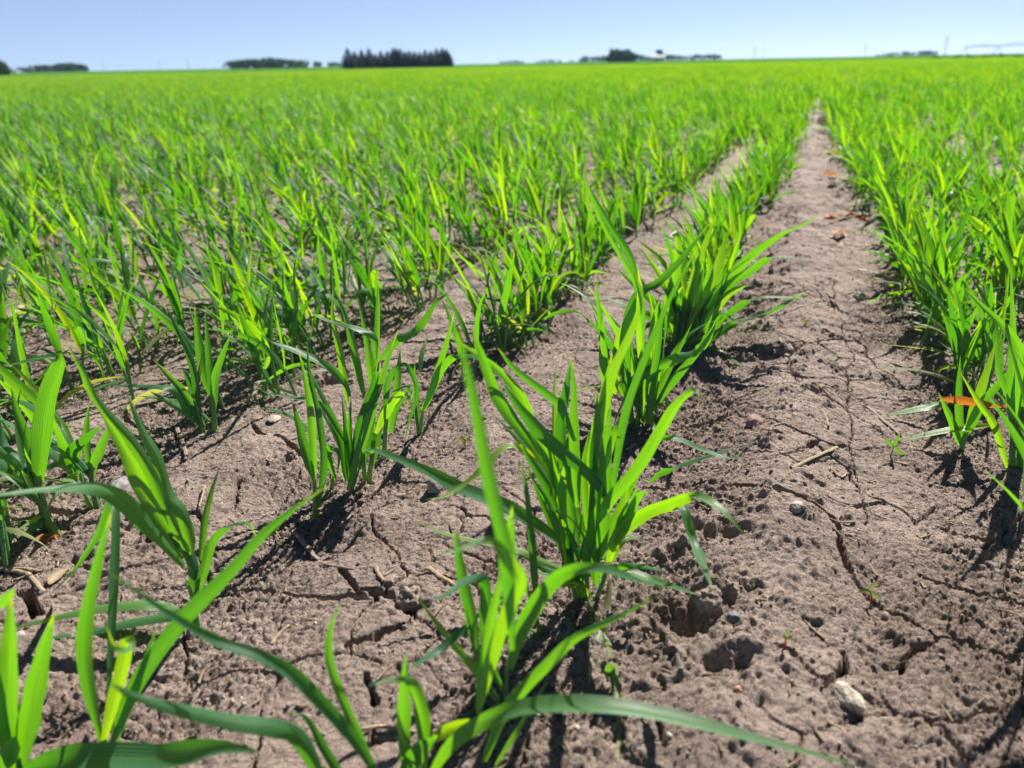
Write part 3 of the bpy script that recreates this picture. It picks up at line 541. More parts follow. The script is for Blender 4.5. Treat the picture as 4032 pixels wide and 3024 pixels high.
hb.append(hero(('4', 400, 1570), 'slim cereal seedling just left of the dense plant, three upright blades on one pale stem', [('4', [(395, 1575), (398, 1430), (390, 1290)], 34)], [
 ('4', [(390, 1300), (330, 1100), (265, 850), (240, 775)], 82, .0, .22, 10), ('4', [(392, 1290), (370, 900), (330, 640), (285, 450)], 66, .0, .44, 5), ('4', [(415, 1480), (450, 1200), (420, 900), (360, 620), (340, 360)], 56, .0, .06, 20)]))
hb.append(hero(('4', 1075, 1005), 'slender cereal seedling right of the dense plant, leaves forming a wide V', [('4', [(1075, 1005), (1085, 920), (1092, 850)], 24), ('4', [(1065, 1000), (1055, 900), (1045, 800)], 20)], [
 ('4', [(1092, 860), (1160, 700), (1220, 500), (1265, 350), (1300, 205)], 62, .0, .44, 5), ('4', [(1090, 850), (1150, 730), (1210, 590), (1290, 510), (1400, 490), (1530, 540), (1660, 670)], 64, .04, .34, 10), ('4', [(1065, 960), (1045, 720), (1042, 540)], 54, .0, .3, 10), ('4', [(1075, 600), (1090, 480), (1130, 350)], 40, -.04, .4, 10, -.04)]))
hb.append(hero(('5', 1380, 830), 'cereal plant left of centre spreading low flat leaves to the left with two straight stems', [('5', [(1395, 825), (1385, 680), (1370, 580)], 32), ('5', [(1320, 835), (1290, 700), (1260, 620)], 32)], [
 ('5', [(1372, 600), (1320, 430), (1290, 250), (1262, 0)], 76, -.01, .2, 10), ('5', [(1385, 640), (1360, 420), (1345, 220), (1328, 40)], 52, .0, .14, 20), ('5', [(1310, 800), (1240, 690), (1150, 570), (1080, 530), (930, 520), (680, 520)], 62, .02, .03, 20),
 ('5', [(1320, 780), (1180, 560), (1090, 460), (990, 350)], 62, .0, .36, 15), ('5', [(1300, 690), (1240, 360), (1150, 160), (1070, -10)], 54, .0, .05, 20), ('5', [(1330, 790), (1220, 700), (1100, 630), (970, 560)], 60, .02, .14, 20), ('5', [(1280, 640), (1220, 480), (1170, 390)], 52, .0, .08, 10),
 ('5', [(1390, 690), (1395, 480), (1440, 330), (1500, 180)], 60, .0, .1, 10), ('5', [(1370, 760), (1220, 640), (1000, 600), (880, 590)], 40, .0, .5, 30)]))
hb.append(hero(('6', 1760, 1512), 'small cereal seedling alone at the right of the bare strip beside a dry orange leaf', [('6', [(1760, 1515), (1768, 1470), (1785, 1420)], 24)], [
 ('6', [(1760, 1490), (1720, 1380), (1652, 1235)], 32, .0, .3, 20), ('6', [(1760, 1480), (1750, 1300), (1755, 1065)], 40, -.02, .1, 10), ('6', [(1780, 1440), (1850, 1300), (1950, 1180), (2010, 1100)], 50, .0, .42, 10), ('6', [(1785, 1410), (1860, 1200), (1925, 990)], 46, -.02, .38, 10), ('6', [(1900, 1390), (1700, 1420), (1450, 1467)], 36, .0, .6, 30), ('6', [(1690, 1288), (1550, 1310), (1405, 1347)], 40, .0, .6, 30, -.06)]))
hb.append(hero(('6', 1995, 1592), 'cereal plant at the right edge with a tall blade bending over to the left', [('6', [(1995, 1595), (2000, 1480), (2012, 1350)], 28), ('6', [(2030, 1590), (2040, 1450), (2050, 1300)], 30)], [
 ('6', [(2000, 1560), (2010, 1300), (2035, 1080), (1970, 950), (1860, 840), (1755, 735)], 46, .02, .30, 10), ('6', [(2030, 1560), (2050, 1300), (2090, 1000), (2100, 760)], 40, .0, .36, 10), ('6', [(1975, 1590), (1920, 1400), (1840, 1280), (1755, 1145)], 32, .0, .44, 20),
 ('6', [(2010, 1500), (1990, 1250), (2000, 1000), (1990, 640)], 40, -.02, .3, 10), ('6', [(2060, 1560), (2000, 1300), (1930, 1100), (1990, 900)], 38, -.03, .14, 20), ('6', [(2040, 1600), (2160, 1400), (2250, 1300)], 40, .0, .3, 10)]))
hb.append(hero(('6', 230, 1400), 'bright cereal plant behind the large bushy one, its blades slanting to the right', [('6', [(225, 1400), (215, 1300), (205, 1200)], 26), ('6', [(250, 1380), (260, 1300), (265, 1220)], 24), ('6', [(300, 1340), (310, 1250), (330, 1180)], 24)], [
 ('6', [(215, 1260), (240, 1180), (340, 1120), (440, 1070), (560, 1020), (625, 880)], 70, .02, .38, 8), ('6', [(240, 1400), (330, 1290), (420, 1180), (520, 1060), (600, 940), (640, 860)], 54, .02, .10, 12), ('6', [(200, 1300), (190, 1000), (240, 800), (330, 740), (450, 620), (600, 430)], 66, -.02, .20, 8),
 ('6', [(210, 1280), (110, 1100), (70, 850), (55, 700)], 50, .0, .3, 12), ('6', [(140, 1250), (170, 1000), (250, 800), (255, 660)], 70, .0, .42, 5), ('6', [(250, 800), (220, 620), (110, 440), (0, 240)], 46, .0, .12, 5), ('6', [(260, 1360), (300, 1100), (320, 900), (300, 760)], 50, -.01, .36, 10), ('6', [(270, 1340), (250, 1150), (215, 1000)], 44, .0, .3, 15), ('6', [(330, 1250), (350, 1120), (400, 1080)], 40, .0, .2, 15), ('6', [(300, 1350), (360, 1450), (420, 1430)], 30, .01, .4, 20), ('6', [(120, 1280), (90, 1100), (90, 880)], 50, .02, .34, 5)], 5, .01))
hb.append(hero(('6', 470, 1020), 'wide fan-shaped cereal plant left of the bare strip with glossy blades reaching right', [('6', [(420 + 26 * i, 1020 - 4 * (i % 2)), (430 + 28 * i, 930), (440 + 32 * i, 840)], 24) for i in range(5)], [
 ('6', [(480, 1000), (520, 820), (560, 640)], 70, .0, .42, 5), ('6', [(500, 990), (600, 800), (750, 630), (900, 520), (1040, 450), (1100, 400)], 58, .02, .34, 15), ('6', [(540, 950), (640, 770), (800, 650), (900, 600), (1065, 628)], 54, .02, .32, 15), ('6', [(520, 970), (620, 830), (700, 760), (795, 718)], 58, .02, .36, 15),
 ('6', [(430, 1000), (395, 820), (430, 690), (440, 540), (420, 495), (340, 512), (228, 518)], 56, .02, .34, 10), ('6', [(410, 980), (330, 830), (240, 740), (150, 660)], 44, .02, .3, 15), ('6', [(520, 1030), (700, 920), (880, 850), (1032, 768)], 46, .02, .08, 20), ('6', [(550, 990), (700, 850), (800, 795), (930, 790), (1060, 810), (1180, 862)], 36, .02, .32, 25),
 ('6', [(470, 960), (500, 760), (560, 560), (620, 400)], 56, -.02, .36, 10), ('6', [(500, 940), (600, 720), (650, 560), (690, 440)], 60, -.03, .44, 8), ('6', [(440, 960), (390, 760), (290, 600), (240, 560)], 44, .0, .34, 10), ('6', [(420, 990), (470, 860), (420, 770), (330, 790)], 44, .03, .03, 10), ('6', [(450, 960), (530, 700), (500, 560), (450, 440)], 46, -.02, .36, 10),
 ('6', [(560, 960), (640, 880), (700, 900), (760, 880)], 40, .02, .1, 20), ('6', [(400, 1000), (300, 880), (200, 830), (0, 760)], 40, .0, .12, 20), ('6', [(580, 1030), (650, 1060), (735, 1115)], 36, .01, .12, 20), ('6', [(530, 950), (560, 800), (590, 660), (570, 560)], 60, -.01, .44, 8), ('6', [(470, 1000), (440, 840), (410, 720), (385, 620)], 60, .0, .28, 10)], 12, .014))

for q, (vx, vy) in enumerate([(2262, 1120), (2300, 1230), (2335, 1330), (2400, 1470), (2450, 1600), (2500, 1720)]):
    hb.append(hero(('V', vx, vy), '%s tall cereal plant just outside the right edge, its blade shadows crossing the bare strip' % ORD[q + 1], [('V', [(vx, vy), (vx, vy - 40), (vx, vy - 90)], 16)], [], 9, .012, q > 1))
# ---------------------------------------------------------------- plants further along the rows
def proto_paths(seed):
    r = random.Random(seed); stems = []; leaves = []
    ns = r.choice((2, 2, 2, 3, 3))
    for k in range(ns):
        bx, by = r.uniform(-.009, .009), r.uniform(-.013, .013)
        hs = r.uniform(.028, .055); lx, ly = r.uniform(-.35, .2), r.uniform(-.3, .3)
        z = np.linspace(-.012, hs, 6); sp = np.stack([bx + lx * np.maximum(z, 0) * .8, by + ly * np.maximum(z, 0) * .8, z], -1)
        stems.append((sp, r.uniform(.0014, .0019)))
        nl = r.choice((3, 3, 4)); az0 = r.uniform(0, 2 * pi)
        for q in range(nl):
            f = (q + 1) / nl; top = q == nl - 1
            p0 = sp[2] + (sp[-1] - sp[2]) * (0.25 + 0.75 * f)
            az = az0 + q * pi + r.uniform(-.6, .6)
            L = r.uniform(.068, .124) * (0.80 if q == 0 else 1.0)
            e0 = r.uniform(70, 86) if top else (r.uniform(0, 55) if q == 0 else r.uniform(56, 80)); bend = r.choice((r.uniform(-5, 22), r.uniform(10, 45), r.uniform(25, 80), r.uniform(60, 140))) if not top else r.uniform(-4, 45)
            n = 12; p = p0.copy(); pts = [p.copy()]; wob = r.uniform(-.5, .5)
            for i in range(n - 1):
                s = (i + .5) / (n - 1); e = radians(e0 - bend * s ** 1.6); a = az + wob * s
                p = p + L / (n - 1) * np.array([cos(a) * cos(e), sin(a) * cos(e), sin(e)]); pts.append(p.copy())
            pts = np.array(pts)
            lean = np.array([-0.26, 0.0, 0]) * np.linspace(0, 1, n)[:, None] ** 1.4 * L
            pts = pts + lean; pts[:, 2] = np.maximum(pts[:, 2], 0.004)
            T = norm(np.gradient(pts, axis=0)); sd_ = np.broadcast_to(np.array([-sin(az), cos(az), 0.0]), pts.shape)
            side = rot_about(norm(sd_ - T * (sd_ * T).sum(-1, keepdims=True)), T, np.radians(r.uniform(-50, 50) + r.uniform(-110, 110) * np.linspace(0, 1, n)))
            tint = min(.66, max(0, r.gauss(.29, .19))) if q else r.choice((.05, .2, .3, .4, .5, 1.3, 1.45))
            leaves.append((pts, side, r.uniform(.0052, .0088) * (0.75 if q == 0 else 1), tint))
    return stems, leaves
NPROTO = 22
protos = [proto_paths(100 + k) for k in range(NPROTO)]
def merged(k, link=False, lod=0):
    st, lv = protos[k]; bf = Buf()
    for p, r_ in st: tube(bf, p[::(1 if lod == 0 else 5)], r_ * 1.15, r_ * .85, .42, 5 if lod == 0 else 3, .6)
    for p, s, w, t in lv: blade(bf, p[::(1 if lod == 0 else 3)], s[::(1 if lod == 0 else 3)], w, t, 4 if lod == 0 else 3, .18)
    return bf
hpos = np.array([b[:2] for b in hb])
def visible(x, y, m=0.05):
    v = np.array([x, y, 0.08]) - CAM; d = v @ Fw
    if d < 0.05: return False
    px = W / 2 + F * (v @ Rv) / d; py = H / 2 - F * (v @ Uv) / d
    k = m * W + 0.14 * F / max(d, .2)
    return -k < px < W + k and py < H + k
EXTRA = [('V', 1395, 880), ('V', 1050, 742), ('V', 1085, 728), ('V', 1010, 808), ('V', 200, 1085), ('V', 105, 1130), ('V', 20, 1215), ('V', 60, 960), ('V', 553, 858), ('V', 590, 842), ('V', 630, 800), ('V', 230, 800),
         ('V', 2062, 765), ('V', 2040, 745), ('V', 2010, 715), ('V', 1992, 690), ('V', 140, 1010), ('V', 1432, 880), ('V', 60, 800), ('V', 110, 760), ('V', 160, 830), ('V', 262, 770), ('V', 330, 745), ('V', 382, 722), ('V', 480, 700), ('V', 522, 690), ('V', 300, 865), ('V', 30, 880), ('V', 92, 905), ('V', 540, 770), ('V', 500, 800), ('V', 420, 765), ('V', 665, 770), ('V', 700, 735), ('V', 760, 735)]
pts = []
for t, x, y in EXTRA:
    g = on_ground(t, (x, y)); pts.append((g[0], g[1], 0.0))
def shift(lat, a):
    k = .035 * float(sstep(1.2, 3.2, np.array(a))) + .05 * float(sstep(3, 9, np.array(a)))
    if lat > .0425:
        j = (lat - .20) / SP; return lat - k * (1 - .2 * j if j < 5 else 0) - (.03 if .6 < j < 1.4 else 0)
    j = (-.115 - lat) / SP; return lat + k * (1 - .2 * j if j < 5 else 0)
for side_, rows in (('r', ROWS_R), ('l', ROWS_L)):
    for i, lat in enumerate(([.302] if side_ == 'r' else [-.225]) + rows[:60]):
        extra = i == 0; i = i - 1 if i else 0
        if side_ == 'l': a = (1.03, 0.86, 0.575, 0.50, 0.36, 0.2)[i] if i < 6 else 0.1
        else: a = 0.86 if i == 0 else (0.72 if i == 1 else 0.3)
        if extra: a = 1.1 if side_ == 'r' else 3.4
        rr = random.Random(i * 7 + (side_ == 'l'))
        while a < 9.5:
            lt = shift(lat, a) + rr.gauss(0, (.010 if i < 2 and side_ == 'l' or i == 0 else .036) + (.006 if i < 2 else .014) * min(a, 4)); x = RN[0] * lt + RD[0] * a; y = RN[1] * lt + RD[1] * a
            d = math.hypot(x, y)
            if 0.2 < d < 8 and visible(x, y) and (len(hpos) == 0 or np.min(np.hypot(hpos[:, 0] - x, hpos[:, 1] - y)) > 0.035) and all(math.hypot(q[0] - x, q[1] - y) > .025 for q in pts[:len(EXTRA)]):
                pts.append((x, y, lat))
            a += rr.uniform(.013, .033) * (1.0 if d < 3 else 1.1) * (2.0 if extra else 1) * (1.5 if rr.random() < .06 else 1)
pts.sort(key=lambda q: math.hypot(q[0], q[1]))
N_IND = 300 - len(hb); N_PARTS = 105
row_names = {}
def row_phrase(x, y):
    lat = x * RN[0] + y * RN[1]
    if lat > 0.0425:
        k = int(round((lat - .20) / SP)); return ('r', k)
    return ('l', int(round((-.115 - lat) / SP)))
cnt = {}
proto_obj = {}
rr = random.Random(5)
SMALL = ['first', 'second', 'third', 'fourth', 'fifth', 'sixth', 'seventh', 'eighth', 'ninth', 'tenth', 'eleventh', 'twelfth', 'thirteenth', 'fourteenth']
order = {}
for q in [(float(b_[0]), float(b_[1])) for b_ in hb] + [(q[0], q[1]) for q in pts[:N_IND] if visible(q[0], q[1], -.02)]:
    order.setdefault(row_phrase(*q), []).append((q[0] * RD[0] + q[1] * RD[1], q[0], q[1]))
for v in order.values(): v.sort()
def plant_label(x, y, nsh):
    if not visible(x, y, -.02):
        cnt['off'] = cnt.get('off', 0) + 1
        return '%s cereal plant nearly cut off by the frame edge' % (SMALL[cnt['off'] - 1] if cnt['off'] <= 14 else 'further')
    s, k = row_phrase(x, y); n = [q[1:] for q in order[(s, k)]].index((x, y)) + 1
    side_ = 'right' if s == 'r' else 'left'
    rowp = ('bare strip\'s %s-hand row' % side_) if k == 0 else ('%s row %s of the bare strip' % (SMALL[k] if k < 13 else 'far', side_))
    if n <= 14 and k < 13: return '%s green cereal plant from the camera along the %s' % (SMALL[n - 1], rowp)
    return 'cereal plant farther along the %s, past the nearest fourteen' % rowp
for i, (x, y, lat) in enumerate(pts[:N_IND]):
    k = rr.randrange(NPROTO); z = gz(x, y); lab = plant_label(x, y, len(protos[k][0]))
    rz = rr.gauss(0, 0.9); sc = rr.uniform(.85, 1.16)
    if i < N_PARTS:
        if ('p', k) not in proto_obj:
            root = empty('cereal_plant', (0, 0, 0))
            for p, r_ in protos[k][0]:
                bf = Buf(); tube(bf, p, r_ * 1.15, r_ * .85, .42, 7, .65); bf.obj('stem', M['stem'], root)
            for p, s, w, t in protos[k][1]:
                bf = Buf(); blade(bf, p, s, w, t, 5, .18); bf.obj('leaf', M['leaf'], root)
            proto_obj[('p', k)] = root; o = root
        else:
            src = proto_obj[('p', k)]; o = src.copy(); COL.objects.link(o)
            for ch in list(src.children):
                c = ch.copy(); COL.objects.link(c); c.parent = o
    else:
        if ('m', k) not in proto_obj: o = merged(k).obj('cereal_plant', M['leaf']); proto_obj[('m', k)] = o
        else: o = proto_obj[('m', k)].copy(); COL.objects.link(o)
    o.location = (x, y, z); o.rotation_euler = (rr.uniform(-.06, .06), rr.uniform(-.1, .05), rz); o.scale = (sc, sc, sc)
    tag(o, lab, 'cereal plant', GROUP)

# ---------------------------------------------------------------- the rest of the crop: one object of instances
lib = bpy.data.collections.new('crop_library')
def lib_add(bf, name):
    o = bf.obj(name, M['leaf'], None, False); lib.objects.link(o); return o
names = []
for k in range(NPROTO):
    names.append('a%02d' % k); lib_add(merged(k), names[-1])
NSEG = 8                                                            # 1 m of one row
for k in range(NSEG):
    bf = Buf(); r = random.Random(900 + k); a = -.5
    while a < .5:
        st, lv = protos[r.randrange(NPROTO)]; sc = r.uniform(.85, 1.15); rz = r.gauss(0, .9); c, s_ = cos(rz), sin(rz)
        Rm = np.array([[c, -s_, 0], [s_, c, 0], [0, 0, 1]]) * sc; off = np.array([r.gauss(0, .045), a, 0])
        for p, sd_, w, t in lv: blade(bf, p[::3] @ Rm.T + off, sd_[::3] @ Rm.T, w * 1.05, t, 3, .18)
        a += r.uniform(.020, .046)
    lib_add(bf, 'b%02d' % k)
NPAT = 6                                                            # a patch of 5 rows by 3 m, coarse blades
for k in range(NPAT):
    bf = Buf(); r = random.Random(1900 + k)
    for row in range(5):
        a = -1.5
        while a < 1.5:
            st, lv = protos[r.randrange(NPROTO)]; rz = r.uniform(0, 6.28); c, s_ = cos(rz), sin(rz); sc = r.uniform(.9, 1.15)
            Rm = np.array([[c, -s_, 0], [s_, c, 0], [0, 0, 1]]) * sc; off = np.array([(row - 2) * SP + r.gauss(0, .05), a, 0])
            for p, sd_, w, t in lv[1::2]:
                q = p[[0, 5, 11]] @ Rm.T + off; blade(bf, q, sd_[[0, 5, 11]] @ Rm.T, w * 1.7, t, 2, 0)
            a += r.uniform(.04, .09)
    lib_add(bf, 'c%02d' % k)
P = []; VI = []; RO = []; SCL = []
for x, y, lat in pts[N_IND:]:
    P.append((x, y, gz(x, y))); VI.append(rr.randrange(NPROTO)); RO.append((rr.uniform(-.06, .06), rr.uniform(-.1, .05), rr.gauss(0, .9))); s = rr.uniform(.80, 1.14); SCL.append(s)
for side_, rows in (('r', [.302] + ROWS_R), ('l', [-.225] + ROWS_L)):
    for lat in rows:
        a = 2.0
        while a < 30:
            lt = shift(lat, a); x = RN[0] * lt + RD[0] * a; y = RN[1] * lt + RD[1] * a; d = math.hypot(x, y)
            if lat == -.225 and d < 11: a += 1.0; continue
            if 8.2 < d < 26 and visible(x, y, .08):
                P.append((x, y, gz(x, y))); VI.append(NPROTO + rr.randrange(NSEG)); RO.append((0, 0, -ROW_AZ + (pi if rr.random() < .5 else 0))); SCL.append(1.0)
            a += 1.0
for base, sgn in ((ROWS_R[2] - .06, 1), (ROWS_L[2] + .06, -1)):
    for j in range(260):
        lat = base + sgn * j * SP * 5; a = 5.0
        while a < 150:
            x = RN[0] * lat + RD[0] * a; y = RN[1] * lat + RD[1] * a; d = math.hypot(x, y)
            if 26.5 < d < 135 and visible(x, y, .03):
                P.append((x, y, gz(x, y))); VI.append(NPROTO + NSEG + rr.randrange(NPAT)); RO.append((0, 0, -ROW_AZ + (pi if rr.random() < .5 else 0))); SCL.append(rr.uniform(.95, 1.05))
            a += 3.0
print('crop instances', len(P))
me = bpy.data.meshes.new('crop_rows'); me.from_pydata(P, [], [])
for nm, typ, dat, key in (('vi', 'INT', VI, 'value'), ('scl', 'FLOAT', SCL, 'value'), ('rot', 'FLOAT_VECTOR', np.array(RO).ravel(), 'vector')):
    at = me.attributes.new(nm, typ, 'POINT'); at.data.foreach_set(key, np.asarray(dat, dtype=np.int32 if typ == 'INT' else np.float32))
crop = bpy.data.objects.new('crop_rows', me); COL.objects.link(crop)
tag(crop, 'dense green cereal crop filling the field to the horizon in straight rows', None, None, 'stuff')
ng = bpy.data.node_groups.new('crop_scatter', 'GeometryNodeTree')
ng.interface.new_socket('Geometry', in_out='INPUT', socket_type='NodeSocketGeometry'); ng.interface.new_socket('Geometry', in_out='OUTPUT', socket_type='NodeSocketGeometry')
gi = ng.nodes.new('NodeGroupInput'); go = ng.nodes.new('NodeGroupOutput'); ip = ng.nodes.new('GeometryNodeInstanceOnPoints'); ci = ng.nodes.new('GeometryNodeCollectionInfo')
ci.inputs['Collection'].default_value = lib; ci.inputs['Separate Children'].default_value = True; ci.inputs['Reset Children'].default_value = True
ip.inputs['Pick Instance'].default_value = True
def natt(nm, typ):
    n = ng.nodes.new('GeometryNodeInputNamedAttribute'); n.data_type = typ; n.inputs[0].default_value = nm; return n.outputs[0]
L = ng.links.new
L(gi.outputs[0], ip.inputs['Points']); L(ci.outputs[0], ip.inputs['Instance']); L(natt('vi', 'INT'), ip.inputs['Instance Index'])
L(natt('rot', 'FLOAT_VECTOR'), ip.inputs['Rotation']); L(natt('scl', 'FLOAT'), ip.inputs['Scale']); L(ip.outputs[0], go.inputs[0])
md = crop.modifiers.new('scatter', 'NODES'); md.node_group = ng

# ---------------------------------------------------------------- stones, straw, weeds on the soil
def stone(name, label, t, x, y, size, mat, seed, cat='stone', sink=0.3):
    r = np.random.default_rng(seed); n, m_ = 40, 26
    th = np.linspace(0, 2 * pi, n, endpoint=False); ph = np.linspace(-pi / 2, pi / 2, m_)
    TH, PH = np.meshgrid(th, ph); D = np.stack([np.cos(PH) * np.cos(TH), np.cos(PH) * np.sin(TH), np.sin(PH)], -1).reshape(-1, 3)
    pl = norm(r.normal(size=(11, 3))); k = r.uniform(.72, 1.0, 11)
    rad = np.min(np.where(D @ pl.T > 0.05, k / np.maximum(D @ pl.T, .05), 9), axis=1); rad = np.minimum(rad, 1.08)
    amp = .30 if cat == 'soil clod' else .10
    rad *= np.array([1 + amp * MN.fractal(Vector(q) * (1.6 if cat != 'soil clod' else 2.6) + Vector((seed, 0, 0)), .8, 2.0, 4) for q in D])
    V = D * rad[:, None] * np.array(size) * .5
    i = np.arange(n * m_).reshape(m_, n); j = np.roll(i, -1, 1)
    f = np.stack([i[:-1], j[:-1], j[1:], i[1:]], -1).reshape(-1, 4)
    g = on_ground(t, (x, y)); z = gz(g[0], g[1]); g = on_ground(t, (x, y), z + size[2] * .15)
    o = mesh_obj(name, V, f, mat); o.location = (g[0], g[1], z + size[2] * (.5 - sink)); o.rotation_euler = (r.uniform(-.2, .2), r.uniform(-.2, .2), r.uniform(0, 3))
    return tag(o, label, cat)
o = stone('stone', 'large pale cream stone set in the crack at the lower end of the bare strip', 'V', 1833, 1508, (.0125, .022, .009), M['white'], 23); o.rotation_euler = (0, 0, .12)
stone('stone', 'smooth rounded tan pebble resting on a soil crack in the bare strip', 'V', 1722, 1100, (.0125, .0105, .011), M['tan'], 4)
stone('stone', 'rough light grey stone between the two central plants', 'V', 941, 1052, (.021, .016, .015), M['grey'], 5)
stone('stone', 'small pale pebble lying alone on the middle of the bare strip', 'V', 1858, 642, (.020, .016, .012), M['white'], 6)
stone('stone', 'tiny orange pink pebble near the bottom of the bare strip', 'V', 1594, 1492, (.0055, .0045, .004), plain('orange_stone', (.45, .22, .14), .2, 300, .6), 7)
stone('stone', 'dark slate pebble beside the soil hollow under a hanging leaf', 'V', 1588, 1338, (.0115, .008, .007), M['slate'], 8)
stone('stone', 'reddish stone beside a curved stick left of the strip crack', 'V', 1628, 914, (.026, .016, .014), M['pink'], 9)
stone('stone', 'small brown pebble by the red-stemmed seedling in the strip', 'V', 1912, 1330, (.006, .005, .0045), M['tan'], 10)
stone('stone', 'grey stone half buried behind the thin single seedling', 'V', 1078, 1130, (.016, .013, .014), M['grey'], 11)
stone('stone', 'flat tan stone on the soil left of centre', 'V', 592, 905, (.022, .014, .006), M['tan'], 12)
stone('stone', 'grey stone under the arching leaf at left', 'V', 262, 1050, (.032, .02, .014), M['grey'], 13)
stone('stone', 'pale brown pebble at the left edge below the ground leaves', 'V', 44, 1376, (.011, .008, .007), M['tan'], 14)
stone('soil_clod', 'knobbly brown clod of soil beside a crack, left of the bottom centre plant', 'V', 885, 1300, (.022, .019, .016), M['clod'], 15, 'soil clod')
stone('soil_clod', 'dark clod of soil on the rim of the hollow under the hanging leaf', 'V', 1532, 1292, (.019, .016, .013), M['clod'], 16, 'soil clod', .45)
stone('soil_clod', 'small round clod on the crest left of the dense plant', 'V', 628, 985, (.011, .010, .009), M['clod'], 17, 'soil clod')
stone('soil_clod', 'soil clod beside the far dark hole in the bare strip', 'V', 1800, 405, (.04, .03, .02), M['clod'], 18, 'soil clod')
stone('soil_clod', 'clod of soil on the track crack above the long pale stick', 'V', 1745, 835, (.012, .010, .007), M['clod'], 19, 'soil clod')
def straw(label, t, pts, wmm, mat, cat='straw', name='straw_piece', flat=.55, lift=.0):
    P_ = []
    for p in pts:
        g = on_ground(t, p); z = gz(g[0], g[1]) + wmm * .0004 + lift; P_.append(on_ground(t, p, z))
    P_ = resample(np.array(P_), 14); o0 = P_[0].copy(); r = random.Random(hash(label) % 999)
    P_ += np.array([[r.gauss(0, .0003), r.gauss(0, .0003), 0] for _ in P_])
    bf = Buf(); n = len(P_); rad = wmm * .00043
    tube(bf, P_ - o0, rad, rad * .8, r.uniform(0, 4), 12)
    V, f, a = bf.out(); V = V.reshape(n, 12, 3); C = P_ - o0
    ribs = np.array([r.uniform(.72, 1.12) for _ in range(12)])[None, :, None]
    V = C[:, None] + (V - C[:, None]) * ribs; V[:, :, 2] = C[:, None, 2] + (V[:, :, 2] - C[:, None, 2]) * .6
    for e, q in ((0, 1), (n - 1, -1)):                              # torn, uneven ends
        d_ = C[e] - C[e + q]; V[e] += d_[None] * np.array([r.uniform(-.5, .9) for _ in range(12)])[:, None]
    V = V.reshape(-1, 3); a[:, 2] = r.uniform(0, 9)
    faces = [tuple(map(int, q)) for q in f] + [tuple(range(11, -1, -1)), tuple(range((n - 1) * 12, n * 12))]
    o = mesh_obj(name, V, faces, mat, None, a); o.location = o0; return tag(o, label, cat)
straw('pale flat split stick lying across the bare strip', 'V', [(1697, 1018), (1750, 992), (1808, 966)], 4.6, M['straw'])
straw('straight brown stalk piece pointing at the small right-hand seedling', 'V', [(1872, 877), (1908, 908), (1943, 940)], 4.6, M['greystraw'])
straw('short bent straw piece on the centre of the bare strip', 'V', [(1768, 878), (1782, 895), (1790, 920)], 3.2, M['straw'])
straw('thick frayed brown stalk lying below the dense plant', 'V', [(636, 1150), (665, 1185), (700, 1218), (752, 1228)], 5.2, M['greystraw'])
straw('broken straw stub left of the bottom centre plant', 'V', [(925, 1226), (955, 1248), (988, 1266)], 4.4, M['straw'])
straw('short upright-looking pale chip beside the broken straw stub', 'V', [(808, 1218), (818, 1238), (828, 1254)], 4.0, M['straw'])
straw('thin pale straw lying near the bottom of the bare strip', 'V', [(1694, 1430), (1702, 1465), (1708, 1502)], 2.0, M['straw'])
straw('grey hollow stalk with a split end on the left crest', 'V', [(382, 925), (394, 955), (404, 985)], 4.6, M['greystraw'], lift=.004)
straw('tiny pale straw chip on the soil left of the dense plant', 'V', [(442, 1050), (436, 1072), (430, 1095)], 2.6, M['straw'])
straw('curled fibrous stalk base at the left edge', 'V', [(15, 1232), (55, 1238), (80, 1262), (95, 1280)], 5.5, M['straw'])
straw('flat grey stalk lying at the left edge beside the stalk base', 'V', [(-10, 1230), (40, 1228), (90, 1234)], 5.0, M['greystraw'])
straw('curved dark root on the strip near the right crack', 'V', [(1985, 1418), (1980, 1455), (1970, 1485), (1930, 1508)], 2.2, M['greystraw'], 'root', 'root_piece')
straw('pale chip at the upper part of the bare strip', 'V', [(1684, 733), (1694, 748)], 4.5, M['straw'])
straw('long thin straw in the middle distance of the strip', 'V', [(1640, 690), (1700, 668), (1800, 650)], 2.5, M['straw'])
straw('thin bent straw crossing the middle of the strip', 'V', [(1730, 645), (1775, 662), (1803, 680)], 2.5, M['straw'])
straw('dark curled stick standing out by the reddish stone', 'V', [(1662, 930), (1670, 920), (1692, 914)], 4.5, M['greystraw'], lift=.008)
straw('pale thin straw between the rows left of the arching plant', 'V', [(1082, 760), (1110, 735), (1180, 700)], 2.4, M['straw'])
straw('pale straw at the foot of the dense plant', 'V', [(868, 980), (850, 975), (832, 982)], 3.0, M['straw'])
straw('small pale stick at the bottom left under the diagonal blade', 'V', [(586, 1392), (600, 1372), (622, 1352)], 4.0, M['straw'])
straw('curved beige root fibre in the strip above the cream stone', 'V', [(1815, 1335), (1835, 1340), (1850, 1352)], 1.8, M['straw'], 'root', 'root_piece')
straw('thin brown twig beside the cream stone crack', 'V', [(1790, 1125), (1810, 1150), (1835, 1165)], 2.0, M['greystraw'])
straw('thin straw under the tip of the pale split stick', 'V', [(1795, 1010), (1815, 1030), (1830, 1022)], 2.6, M['straw'])
straw('straw at the bottom edge right of centre', 'V', [(1790, 1560), (1820, 1575), (1840, 1600)], 2.4, M['straw'])
straw('short grey straw on the soil at the bottom left', 'V', [(780, 1575), (830, 1570), (900, 1580)], 3.0, M['straw'])
